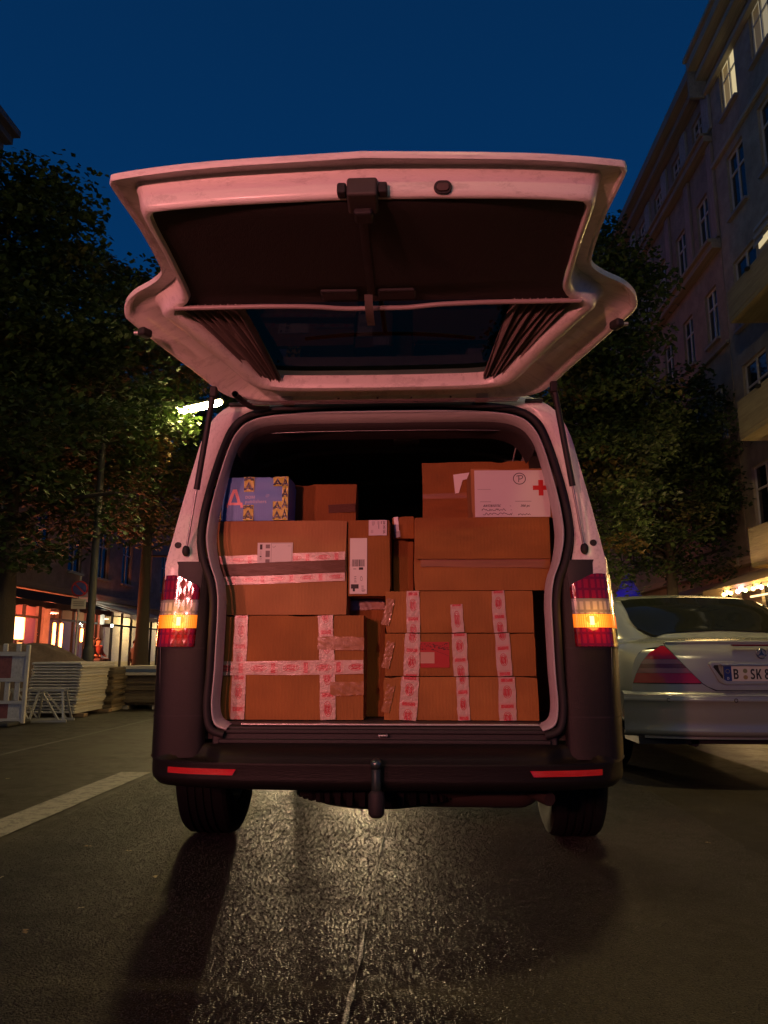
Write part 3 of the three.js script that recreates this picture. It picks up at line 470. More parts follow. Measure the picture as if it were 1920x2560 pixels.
  // 5 tall carton with two labels
  const bBase = box('cardboard_box', 'cardboard box deep in the gap between the taped stacks', -.16, -.005, .562, 1.028, -3.16, .26, 1);
  strip(bBase, 'clear_tape', -.075, .44, .075, .445, .04, clearTape);
  const b5 = box('cardboard_box', 'tall narrow cardboard box with two white labels', -.147, .020, 1.030, 1.332, -3.01, .40, 1, -.02);
  P(b5, 'product_label', .000, .072, .238, .300, canvas(512, 512, (x, w, h) => {
    x.fillStyle = '#e8e0de'; x.fillRect(0, 0, w, h); x.save(); x.translate(w - 30, 34); x.rotate(Math.PI / 2); x.fillStyle = '#1d1616'; x.font = 'bold 86px sans-serif'; x.scale(.62, 1); x.fillText('SAM CHEST SEAL', 0, 74); x.restore();
    x.save(); x.translate(w - 150, 40); x.rotate(Math.PI / 2); lines(x, 1, 0, 0, 110, 1, .9, 16); lines(x, 1, 0, 70, 260, 1, .8, 14); lines(x, 1, 0, 110, 150, 1, .5, 8); lines(x, 4, 0, 190, 170, 22, .5, 8); x.restore(); lines(x, 5, 60, 330, 90, 22, .4, 8);
  }), 'white product label with bold sideways lettering');
  P(b5, 'shipping_label', -.074, -.006, .008, .228, canvas(340, 700, (x, w, h) => {
    x.fillStyle = '#eae4e1'; x.fillRect(0, 0, w, h); barcode(x, 44, 270, 250, 88); lines(x, 1, 70, 384, 80, 1, .5, 9); x.fillStyle = '#241c1c'; x.fillRect(180, 370, 84, 30); lines(x, 4, 90, 480, 60, 22, .45, 9); x.strokeStyle = '#3a3030'; x.lineWidth = 5; x.beginPath(); x.moveTo(222, 480); x.quadraticCurveTo(262, 500, 244, 532); x.quadraticCurveTo(204, 540, 208, 506); x.closePath(); x.stroke();
    x.fillStyle = '#241c1c'; x.fillRect(26, 580, 150, 54); x.fillRect(62, 634, 44, 34); lines(x, 3, 230, 600, 80, 24, .5, 8); lines(x, 2, 240, 650, 80, 14, .7, 6);
  }), 'tall shipping label with a barcode');
  // 6 stack of three flat cartons
  const st = [];
  const names = ['flat cardboard box at the foot of the taped stack of three', 'flat cardboard box with a red warning print, middle of the taped stack', 'flat cardboard box at the top of the taped stack of three'];
  for (let k = 0; k < 3; k++) st.push(box('flat_box', names[k], [-.004, .0, .002][k], [.577, .573, .570][k], .562 + k * .1625, .562 + k * .1625 + .1605, [-2.985, -2.988, -2.99][k], .46, [0, 1, 0][k]));
  const warn = P(st[1], 'warning_label', -.150, -.040, .032, .128, canvas(256, 220, (x, w, h) => { x.fillStyle = '#b31f22'; x.fillRect(0, 0, w, h); x.fillStyle = 'rgba(70,8,8,.75)'; for (let i = 0; i < 60; i++) x.fillRect(rnd() * w, 10 + rnd() * 54, 4 + rnd() * 12, 3 + rnd() * 9); x.fillStyle = '#c8a08e'; x.fillRect(0, 88, 124, 96); x.strokeStyle = 'rgba(80,10,10,.6)'; x.lineWidth = 4; x.beginPath(); x.moveTo(120, 70); x.lineTo(250, 120); x.stroke(); }), 'red warning label');
  st.forEach((b, k) => {
    strip(b, 'tape', [-.200, -.186, -.176][k], .001, [-.190, -.180, -.178][k], .160, [.066, .058, .050][k], tapeFor(.2), .0095);
    if (k < 2) strip(b, 'tape', [.012, .004][k], .001, [.006, -.002][k], .160, [.046, .056][k], tapeFor(.2), .0098); else strip(b, 'tape', -.004, .001, -.010, .108, .046, tapeFor(.1), .0098);
    strip(b, 'tape', [.176, .170, .158][k], .001, [.172, .160, .150][k], .160, [.064, .056, .050][k], tapeFor(.2), .0095);
    strip(b, 'clear_tape', -.287, .03, -.262, .13, .03, clearTape, .0078);
  });
  // 7 large carton on the stack
  const b7 = box('cardboard_box', 'plain cardboard box sealed with clear tape, on the taped stack', .116, .646, 1.0495, 1.338, -3.0, .44, 0, .012);
  strip(b7, 'clear_tape', -.24, .118, .262, .112, .05, clearTape, .0076);
  P(b7, 'flap', -.262, .262, .121, .284, card[1], null, 0, .0045).scale.z = 4;
  // 8 cartons squeezed in the middle
  box('cardboard_box', 'narrow cardboard box wedged between the labelled box and the plain box', .030, .112, 1.0495, 1.268, -3.13, .28, 3);
  const b8 = box('cardboard_box', 'small crumpled cardboard box with a grey and white tape end', .026, .116, 1.270, 1.362, -3.10, .30, 1, -.05);
  P(b8, 'white_tape', -.036, -.018, .028, .088, mat(.78, .76, .75, .4), null, .08); P(b8, 'grey_tape', -.034, -.012, .004, .032, mat(.36, .36, .35, .35), null, .08);
  // 9 carton at the back right, with a torn label
  const b9 = box('cardboard_box', 'cardboard box with a torn white label, behind the red cross box', .150, .608, 1.340, 1.620, -3.22, .22, 1, -.03);
  { const sh = new THREE.Shape([[-.095, .222], [.02, .236], [.024, .216], [-.055, .198], [-.072, .142], [-.088, .140]].map(p => new THREE.Vector2(...p))); part('torn_label', new THREE.ExtrudeGeometry(sh, { depth: .0008, bevelEnabled: false }).translate(0, 0, .0078), mat(.78, .76, .74, .6), b9); }
  strip(b9, 'clear_tape', -.226, .115, .226, .122, .05, clearTape, .0076);
  P(b9, 'flap', -.226, .226, .004, .117, card[3], null, 0, .0045).scale.z = 3.5;
  // 10 red cross carton
  const b10 = box('first_aid_box', 'white paper-fronted box with a red cross and handwriting, on the plain box', .345, .668, 1.340, 1.542, -3.03, .185, 2, .02);
  P(b10, 'handwritten_sheet', -.148, .150, .002, .192, canvas(1024, 640, (x, w, h) => {
    x.fillStyle = '#ece6e3'; x.fillRect(0, 0, w, h); x.strokeStyle = '#2a1c1c'; x.lineWidth = 10; x.beginPath(); x.ellipse(618, 116, 82, 76, 0, 0, 7); x.stroke();
    x.lineWidth = 9; x.beginPath(); x.moveTo(606, 164); x.lineTo(612, 78); x.moveTo(578, 82); x.quadraticCurveTo(664, 62, 664, 92); x.quadraticCurveTo(660, 122, 612, 122); x.stroke();
    x.fillStyle = '#d01818'; x.fillRect(874, 136, 66, 214); x.fillRect(798, 212, 220, 62);
    lines(x, 1, 40, 260, 300, 1, .35, 5); lines(x, 1, 70, 430, 190, 1, .5, 5); lines(x, 1, 550, 424, 270, 1, .5, 6);
    x.fillStyle = '#2a1c1c'; x.font = 'italic bold 42px sans-serif'; x.fillText('ANTIBIOTIC', 110, 502); scrawl(x, 96, 556, 330); scrawl(x, 110, 612, 400); scrawl(x, 590, 620, 170); x.fillText('–', 470, 502); x.fillText('–', 480, 556); x.fillText('366 pc', 620, 502);
  }), 'white sheet with a red cross and a handwritten list');
  // 11 carton in the right rear corner
  box('cardboard_box', 'cardboard box against the right wall behind the red cross box', .46, .755, .562, 1.47, -3.46, .34, 3);
}
// ---------------------------------------------------------------- saloon cars
const plateT = canvas(1024, 224, (x, w, h) => {
  x.fillStyle = '#e6e2d6'; x.fillRect(0, 0, w, h); x.strokeStyle = '#1c1a18'; x.lineWidth = 10; x.strokeRect(8, 8, w - 16, h - 16);
  x.fillStyle = '#1c3a8c'; x.fillRect(14, 14, 92, h - 28); x.strokeStyle = '#c9b75a'; x.lineWidth = 4; x.beginPath(); x.arc(60, 76, 24, 0, 7); x.stroke(); x.fillStyle = '#dfe2ea'; x.font = 'bold 46px sans-serif'; x.fillText('D', 44, 182);
  x.fillStyle = '#1a1715'; x.font = 'bold 176px sans-serif'; x.save(); x.scale(.70, 1); x.fillText('B', 170, 174); x.fillText('SK 8', 478, 174); x.restore();
  x.fillStyle = '#8a8f62'; x.beginPath(); x.arc(276, 72, 28, 0, 7); x.fill(); x.fillStyle = '#a88f5a'; x.beginPath(); x.arc(276, 152, 28, 0, 7); x.fill();
});
function saloon(name, label, pos, turn, paint, o = {}) {
  const car = thing(name, label, 'car', pos, turn, 'saloon cars in the street');
  const hw = d => table([[0, .80], [.04, .815], [.12, .838], [.3, .856], [.7, .864], [3.6, .864], [4.0, .85], [4.25, .82], [4.4, .76], [4.5, .62]], d);
  const top = d => table([[0, .865], [.05, .885], [.12, .895], [.4, .915], [.8, .935], [1.1, .945], [2.8, .93], [3.3, .90], [3.9, .82], [4.3, .72], [4.45, .62], [4.5, .55]], d);
  const axle = [-.98, -3.70];
  const secH = d => { const w = hw(d), t = top(d); return dense([[w * .93, d < .75 ? .36 : .26], [w * .985, d < .75 ? .40 : .34], [w, .52], [w * 1.0, .62], [w * .985, .72], [w * .955, t - .075], [w * .90, t - .03], [w * .80, t - .008], [w * .5, t + .008], [0, t + .014]], 3); };
  const zs = [0, -.02, -.06, -.12, -.2, -.3, -.45]; for (const a of axle) for (let k = -8; k <= 8; k++) zs.push(a - .36 * Math.sin(k / 8 * Math.PI / 2)); zs.push(-1.6, -2.1, -2.6, -3.1, -4.15, -4.25, -4.35, -4.42, -4.47, -4.5); zs.sort((a, b) => b - a);
  const arch = (z, y) => { for (const a of axle) { const q = Math.abs(z - a); if (q < .36) y = Math.max(y, .31 + Math.sqrt(.36 * .36 - q * q)); } return y; };
  const bow = x => -.16 * Math.pow(Math.min(1, Math.abs(x) / .85), 3.2);           // rear face, curved in plan
  const tuck = y => -.035 * smooth(.6, .92, y) - .05 * smooth(.80, .90, y);
  const ringAt = z => { const h = secH(-z).map(([x, y]) => { const yy = arch(z, y); const f = smooth(-.4, 0, z); return [x, yy, z + f * (bow(x) + tuck(yy))]; }); return [...h, ...h.slice(0, -1).reverse().map(p => [-p[0], p[1], p[2]])]; };
  const body = part('body', sheet(zs.map(ringAt), { crease: .7 }), paint, car);
  const end = (z, f) => ringAt(z).map(p => [p[0] * f, lerp(.56, p[1], .25 + .75 * f), 0]);
  const face = []; for (let j = 0; j <= 16; j++) { const y = lerp(.28, .875, j / 16), r = []; for (let i = 0; i <= 32; i++) { const h = secH(0); let w = table(h.map(p => [p[1], p[0]]).sort((a, b) => a[0] - b[0]), y); const x = lerp(-w, w, i / 32); r.push([x, y, bow(x) + tuck(y)]); } face.push(r); }
  part('rear_panel', sheet(face), paint, car);
  part('front_panel', sheet([0, .4, 1].map(f => ringAt(-4.5).map(p => [p[0] * (1 - f), lerp(p[1], .45, f), p[2] - .01 * f]))), paint, car);
  // glasshouse
  const cab = (d, f) => { // f 0 belt .. 1 roof centre
    const roof = table([[.55, .93], [.75, 1.01], [1.05, 1.17], [1.35, 1.27], [1.7, 1.315], [2.2, 1.32], [2.6, 1.29], [2.9, 1.19], [3.2, 1.04], [3.4, .93]], d), w = table([[.55, .60], [.9, .70], [1.4, .74], [2.4, .75], [3.0, .72], [3.4, .66]], d);
    return dense([[w + .02, .90], [w - .02, lerp(.92, roof, .35)], [w - .085, lerp(.92, roof, .75)], [w - .14, roof - .045], [w - .24, roof - .014], [w - .5, roof], [0, roof + .006]], 3);
  };
  const cz = [.55, .65, .75, .9, 1.05, 1.2, 1.35, 1.5, 1.7, 2.0, 2.3, 2.6, 2.75, 2.9, 3.05, 3.2, 3.4];
  part('roof', sheet(cz.map(d => { const h = cab(d).map(([x, y]) => [x, y, -d]); return [...h, ...h.slice(0, -1).reverse().map(p => [-p[0], p[1], p[2]])]; }), { crease: .8 }), paint, car);
  const screen = (ds, wf, lift) => sheet(ds.map(d => { const roof = cab(d); const t = roof[roof.length - 1][1], w = table([[.55, .60], [.9, .70], [1.4, .74], [2.4, .75], [3.0, .72], [3.4, .66]], d) - wf(d); return Array.from({ length: 15 }, (_, i) => { const x = lerp(-w, w, i / 14); const y = table(roof.map(p => [p[0], p[1]]).sort((a, b) => a[0] - b[0]), Math.abs(x)); return [x, y + lift, -d + (d < 2 ? lift * .8 : -lift * .8)]; }); }));
  const rw = part('rear_window', screen([.66, .75, .85, .95, 1.05, 1.15, 1.25, 1.33], d => lerp(.085, .20, (d - .66) / .67), .006), m_tint, car);
  part('windscreen', screen([2.72, 2.85, 3.0, 3.15, 3.28], d => lerp(.20, .09, (d - 2.72) / .56), .006), m_tint, car);
  for (const s of [-1, 1]) {
    part('side_window', sheet([.12, .35, .6, .85].map(f => Array.from({ length: 12 }, (_, i) => { const d = lerp(lerp(1.02, 1.38, f), lerp(3.05, 2.72, f), i / 11); const roof = table([[.55, .93], [.75, 1.01], [1.05, 1.17], [1.35, 1.27], [1.7, 1.315], [2.2, 1.32], [2.6, 1.29], [2.9, 1.19], [3.2, 1.04], [3.4, .93]], d); const w = table([[.55, .60], [.9, .70], [1.4, .74], [2.4, .75], [3.0, .72], [3.4, .66]], d); const y = lerp(.94, Math.min(roof, 1.27), f); return [s * (table([[.90, w + .02], [lerp(.92, roof, .35), w - .02], [lerp(.92, roof, .75), w - .085], [roof, w - .16]], y) + .008), y, -d]; }))), m_tint, car);
    part('wing_mirror', new THREE.SphereGeometry(.1, 16, 10).scale(1.1, .7, .6).translate(s * .93, .98, -2.85), paint, car);
    for (const z of [-1.75, -2.65]) part('door_handle', bx(s * .868 - .012, s * .868 + .012, .74, .76, z, z + .16, .006), m_steel, car);
  }
  // rear face furniture: shapes bent onto the curved panel
  const bend = (g, off) => { const p = g.attributes.position; for (let i = 0; i < p.count; i++) { const x = p.getX(i), y = p.getY(i); p.setZ(i, p.getZ(i) + bow(x) + tuck(y) + off); } g.computeVertexNormals(); return toCreasedNormals(g, .5); };
  const slab = (pts, d, off, bev = .003, cv = 1) => { const sh = new THREE.Shape(pts.map(p => new THREE.Vector2(...p))); const g = new THREE.ExtrudeGeometry(sh, { depth: d, bevelEnabled: bev > 0, bevelSize: bev, bevelThickness: bev, bevelSegments: 2 }); return bend(g, off); };
  // boot lid skin: fine grid inside its outline
  const lidHalf = y => table([[.585, .30], [.60, .345], [.625, .382], [.70, .45], [.80, .53], [.868, .575], [.885, .575]], y);
  const lidRows = (d, gr) => Array.from({ length: 15 }, (_, j) => { const y = lerp(.585, .885, j / 14), w = lidHalf(y) + gr; return Array.from({ length: 25 }, (_, i) => { const x = lerp(-w, w, i / 24); return [x, y + (j === 0 ? -gr : 0), bow(x) + tuck(y) + d]; }); });
  part('boot_gap', sheet(lidRows(.002, .007)), m_rubber, car);
  const lid = part('boot_lid', sheet(lidRows(.007, 0)), paint, car);
  part('boot_lip', tube(Array.from({ length: 17 }, (_, i) => { const x = lerp(-.57, .57, i / 16); return [x, .888, bow(x) + tuck(.888) + .004]; }), .010, 50, 8), paint, lid);
  const hl = (o, y0, y1, tilt) => [[-.345 + o, y0 - o], [-.30 + o, y0 + .0 - o], [-.255 + o, y1 + o + .015], [-.225 + o, y1 + o], [.225 - o, y1 + o], [.255 - o, y1 + o + .015], [.30 - o, y0 - o], [.345 - o, y0 - o]];
  const trap = o => [[-.325 + o, .762 - o], [-.335 + o, .748 - o], [-.285 + o * .8, .640 + o], [-.25 + o * .6, .622 + o], [.25 - o * .6, .622 + o], [.285 - o * .8, .640 + o], [.335 - o, .748 - o], [.325 - o, .762 - o]];
  const rim = part('plate_surround', (() => { const sh = new THREE.Shape(trap(0).map(p => new THREE.Vector2(...p))); sh.holes.push(new THREE.Path(trap(.018).map(p => new THREE.Vector2(...p)))); return bend(new THREE.ExtrudeGeometry(sh, { depth: .010, bevelEnabled: true, bevelSize: .003, bevelThickness: .003 }), .009); })(), paint, lid);
  part('plate_recess', slab(trap(.012), .001, .0082, 0), m_dark, lid);
  part('handle_strip', bx(-.27, .27, .737, .750, .004, .022, .004), m_steel, lid);
  const plate = part('number_plate', new THREE.BoxGeometry(.52, .112, .003).translate(0, .686, .0135), mat(.75, .74, .70, .4, 0, { map: plateT }), car);
  part('badge', (() => { const gs = [new THREE.TorusGeometry(.030, .0038, 8, 36)]; for (let k = 0; k < 3; k++) { const a = Math.PI / 2 + k * Math.PI * 2 / 3; const sh = new THREE.Shape([[.008, 0], [0, .029], [-.008, 0]].map(p => new THREE.Vector2(...p))); gs.push(new THREE.ExtrudeGeometry(sh, { depth: .003, bevelEnabled: false }).rotateZ(a - Math.PI / 2)); } return gs.map(g => g.translate(0, .815, -.005)); })(), mat(.25, .25, .25, .2, 1), lid);
  part('brake_strip', bx(-.175, .175, .862, .873, -.045, -.018, .004), mat(.12, .006, .008, .2), lid);
  const redL = o.brake ? glow(1, .05, .03, 3) : mat(.40, .008, .010, .10, 0, { clearcoat: 1, clearcoatRoughness: .04 }), redD = o.brake ? glow(1, .12, .08, 6) : mat(.12, .004, .006, .2, 0, { clearcoat: 1 }), clr = mat(.30, .12, .11, .15, 0, { clearcoat: 1 });
  for (const s of [-1, 1]) {
    // triangular lamp cluster
    const outl = y => table([[.625, .795], [.68, .775], [.76, .735], [.82, .685], [.868, .60]], y), inl = y => table([[.625, .390], [.70, .456], [.80, .538], [.868, .585]], y);
    const band = (y0, y1, off, n = 6) => sheet(Array.from({ length: n + 1 }, (_, j) => { const y = lerp(y0, y1, j / n); return Array.from({ length: 13 }, (_, i) => { const x = lerp(inl(y), outl(y), i / 12); return [s * x, y, bow(x) + tuck(y) + off]; }); }), { flip: s > 0 });
    const lamp = part('tail_lamp', band(.622, .870, .004, 12), m_dark, car);
    part('lens', band(.628, .690, .012), redL, lamp); part('lens', band(.692, .722, .012), clr, lamp, 'smoky clear band'); part('lens', band(.724, .748, .013), redD, lamp, 'bright red band'); part('lens', band(.750, .778, .012), clr, lamp, 'smoky clear band'); part('lens', band(.780, .864, .012), redL, lamp);
    // headlamp
    const hz = -4.32; const head = part('headlamp', new THREE.SphereGeometry(.11, 20, 14).scale(1.15, .8, 1.0).translate(s * .60, .615, hz), m_dark, car);
    part('headlamp_lens', new THREE.CylinderGeometry(.085, .085, .01, 28).rotateX(Math.PI / 2).translate(s * .60, .615, hz - .125), o.head ? glow(1, .93, .78, 30) : mat(.5, .5, .5, .1, .5), head);
  }
  // bumper
  const bxs = Array.from({ length: 41 }, (_, i) => lerp(-.855, .855, i / 40)), bz = x => bow(x) * 1.05 + .055 - .03 * Math.pow(Math.abs(x) / .855, 8);
  const bump = part('rear_bumper', sheet([[.575, -.06], [.568, -.012], [.556, 0], [.535, .003], [.512, .003], [.508, -.002], [.46, -.004], [.40, -.010], [.345, -.018], [.335, -.012], [.318, -.014], [.300, -.03], [.285, -.09]].map(([y, z]) => bxs.map(x => [x, y, bz(x) + z])), { crease: .9, flip: true }), paint, car);
  part('bumper_strip', sheet([[.534, .003], [.532, .009], [.515, .009], [.513, .003]].map(([y, z]) => bxs.map(x => [x * 1.001, y, bz(x) + z])), { flip: true }), paint, bump);
  part('parking_sensor', [-.61, -.21, .21, .61].map(x => new THREE.TorusGeometry(.0105, .0022, 8, 20).translate(x, .524, bz(x) + .010)), m_dark, bump);
  part('bumper_chrome', tube(bxs.map(x => [x, .553, bz(x) + .002]), .003, 60, 6), m_steel, bump);
  part('underfloor', bx(-.78, .78, .24, .30, -4.3, -.12), m_chassis, car);
  part('exhaust', bar([-.42, .25, -.9], [-.42, .25, -.12], .028), m_chassis, car);
  for (const a of axle) for (const s of [-1, 1]) {
    const g = new THREE.LatheGeometry([[.19, -.09], [.24, -.10], [.29, -.10], [.308, -.085], [.31, -.06], [.31, .06], [.308, .085], [.29, .10], [.24, .10], [.19, .09]].map(p => new THREE.Vector2(...p)), 44).rotateZ(Math.PI / 2).translate(s * .755, .31, a);
    const w = part('wheel', g, m_tyre, car);
    const sp = [new THREE.CylinderGeometry(.195, .195, .14, 30, 1, true).rotateZ(Math.PI / 2).translate(s * .755, .31, a), new THREE.CylinderGeometry(.05, .05, .03, 18).rotateZ(Math.PI / 2).translate(s * .83, .31, a)];
    for (let k = 0; k < 7; k++) sp.push(new THREE.BoxGeometry(.02, .16, .035).translate(s * .825, .11, 0).applyMatrix4(new THREE.Matrix4().makeRotationX(k / 7 * Math.PI * 2)).translate(0, .31, a));
    part('rim', sp, m_steel, w);
  }
  return car;
}
const silver = mat(.33, .355, .30, .24, .25, { clearcoat: .7, clearcoatRoughness: .10 });
saloon('parked_saloon', 'silver saloon car parked at the kerb beside the van, its rear number plate showing', [2.317, 0, -5.13], 0, silver);
// the oncoming car beyond the van, dipped beams shining under it
saloon('oncoming_saloon', 'dark saloon car with headlights on, hidden beyond the van', [-1.45, 0, -17.6], Math.PI, mat(.03, .035, .05, .3, .4, { clearcoat: 1 }), { head: true });
for (const x of [-2.05, -.85]) {
  const l = new THREE.SpotLight(C(1, .72, .38), 110, 60, rad(28), .7, 2); l.position.set(x, .615, -13.10); l.target.position.set(x + .8, .05, -1); l.shadow.radius = 4.5; l.castShadow = true; scene.add(l, l.target);
}
// unseen lorry out of view behind the camera, placed to light the van rear red
{
  const t = thing('unseen_box_lorry', 'unseen white box lorry behind the camera, its brake lamps placed to light the van rear red', 'lorry', [-2.62, 0, 3.1], Math.PI), w = mat(.6, .6, .58, .5);
  part('cargo_box', new RoundedBoxGeometry(2.1, 1.95, 3.6, 2, .04).translate(0, 1.775, -1.83), w, t);
  for (const s of [-1, 1]) { const d = part('rear_door', bx(s * .51 - .5, s * .51 + .5, .9, 2.66, -.028, .012, .01), w, t); part('door_bar', bar([s * .2, .92, .03], [s * .2, 2.64, .03], .014), m_steel, d); for (const y of [1.1, 1.8, 2.45]) part('hinge', bx(s * .98 - .07, s * .98 + .07, y - .03, y + .03, .0, .03, .006), m_steel, d); }
  part('cab', new RoundedBoxGeometry(1.95, 1.5, 1.5, 3, .16).translate(0, 1.25, -4.5), w, t);
  part('windscreen', bx(-.85, .85, 1.3, 1.88, -5.262, -5.245), m_tint, t);
  part('chassis', bx(-.45, .45, .5, .78, -5.0, -.05), m_chassis, t);
  part('rear_bumper', bx(-1.0, 1.0, .42, .56, -.06, .03, .02), m_black, t);
  for (const z of [-.95, -4.3]) for (const s of [-1, 1]) { const k = part('wheel', new THREE.TorusGeometry(.27, .11, 12, 36).rotateY(Math.PI / 2).translate(s * .86, .38, z), m_tyre, t); part('rim', new THREE.CylinderGeometry(.2, .2, .14, 24).rotateZ(Math.PI / 2).translate(s * .86, .38, z), m_steel, k); }
  for (const s of [-1, 1]) {
    const l = part('tail_lamp', bx(s * .90 - .11, s * .90 + .11, 1.42, 1.86, .013, .05, .015), m_black, t); part('lens', bx(s * .90 - .09, s * .90 + .09, 1.44, 1.84, .051, .058), glow(1, .10, .07, 2.2), l, 'lit brake lens');
    const r = new THREE.SpotLight(C(1, .27, .25), 56, 60, rad(18.5), .55, 2); r.position.set(-2.62 - s * .90, 1.64, 3.03); r.target.position.set(-.05, 1.50, -2.9); r.shadow.radius = 7; r.castShadow = true; scene.add(r, r.target);
  }
}
// ---------------------------------------------------------------- buildings
const stuccoB = rep(fineT, 1, 1);
const stucco = (r, g, b) => mat(r, g, b, .9, 0, { map: blotT, bumpMap: stuccoB, bumpScale: .006 });
const m_frame = mat(.55, .54, .50, .5), m_sill = mat(.30, .28, .25, .8);
const m_pane = mat(.010, .013, .016, .06, 0, { specularIntensity: 1 });
const m_litPane = glow(1, .80, .42, .62), m_halfPane = glow(1, .82, .50, .26);
// facade in its own plane: u along the street, v up, facing +z
function house(name, label, pos, turn, W, H, color, wins, o = {}) {
  const h = thing(name, label, 'building', pos, turn, 'apartment houses along the street');
  const wallM = stucco(...color), sh = new THREE.Shape([[0, 0], [W, 0], [W, H], [0, H]].map(p => new THREE.Vector2(...p)));
  const holes = [...wins.map(w => [w.u - w.w / 2, w.u + w.w / 2, w.v, w.v + w.h]), ...(o.shops || [])];
  for (const [a, b, c, d] of holes) sh.holes.push(new THREE.Path([[a, c], [b, c], [b, d], [a, d]].map(p => new THREE.Vector2(...p))));
  const g = new THREE.ExtrudeGeometry(sh, { depth: .32, bevelEnabled: false }).translate(0, 0, -.32);
  { const uv = g.attributes.uv; for (let i = 0; i < uv.count; i++) uv.setXY(i, uv.getX(i) / 5, uv.getY(i) / 5); }
  part('wall', g, wallM, h);
  part('rear_block', bx(.01, W - .01, 0, H - .4, -10, -2.4), wallM, h);
  part('side_wall', [bx(0, .3, 0, H - .05, -2.42, -.321), bx(W - .3, W, 0, H - .05, -2.42, -.321)], wallM, h);
  part('attic_floor', bx(.3, W - .3, H - .5, H - .3, -2.42, -.33), m_dark, h); part('upper_floor', bx(.3, W - .3, 3.35, 3.6, -2.42, -.33), m_dark, h);
  part('roof', bx(-.1, W + .1, H + .02, H + .16, -10, -.05), mat(.05, .045, .04, .9), h);
  const gl = {};
  for (const w of wins) {
    const key = w.w + '_' + w.h; gl[key] ??= (() => { const a = w.w / 2, q = w.h, f = .055, L = []; L.push(bx(-a, -a + f, 0, q, -.14, -.08), bx(a - f, a, 0, q, -.14, -.08), bx(-a + f, a - f, 0, f, -.14, -.08), bx(-a + f, a - f, q - f, q, -.14, -.08), bx(-.03, .03, f, q - f, -.138, -.075), bx(-a + f, a - f, q * .66, q * .66 + .05, -.136, -.078)); return [merge(L), new THREE.PlaneGeometry(w.w - .08, w.h - .08).translate(0, w.h / 2, -.115), bx(-a - .07, a + .07, -.09, -.005, -.08, .12)]; })();
    const win = part('window', gl[key][0], m_frame, h); win.position.set(w.u, w.v, 0);
    part('pane', gl[key][1], w.lit ? (w.lit === 2 ? m_halfPane : m_litPane) : m_pane, win); part('sill', gl[key][2], m_sill, win);
    if (w.lit) part('curtain', sheet(Array.from({ length: 3 }, (_, j) => Array.from({ length: 20 }, (_, i) => [w.w * (-.42 + .3 * i / 19), .1 + j * (w.h - .2) / 2, -.106 + .004 * Math.sin(i * 1.5)]))), mat(.5, .42, .3, .9, 0, { transmission: .5, thickness: 0 }), win);
  }
  if (o.cornice) part('cornice', o.cornice.flatMap(([y, d, t]) => [bx(-.05, W + .05, y, y + t, .002, d, .02)]), stucco(...(o.corniceColor || color)), h);
  for (const p of o.pilasters || []) part('pilaster', bx(p.u - p.w / 2, p.u + p.w / 2, p.y0, p.y1, .003, .10, .02), stucco(...(p.c || color)), h);
  return h;
}
let nearHouse, ornateHouse;
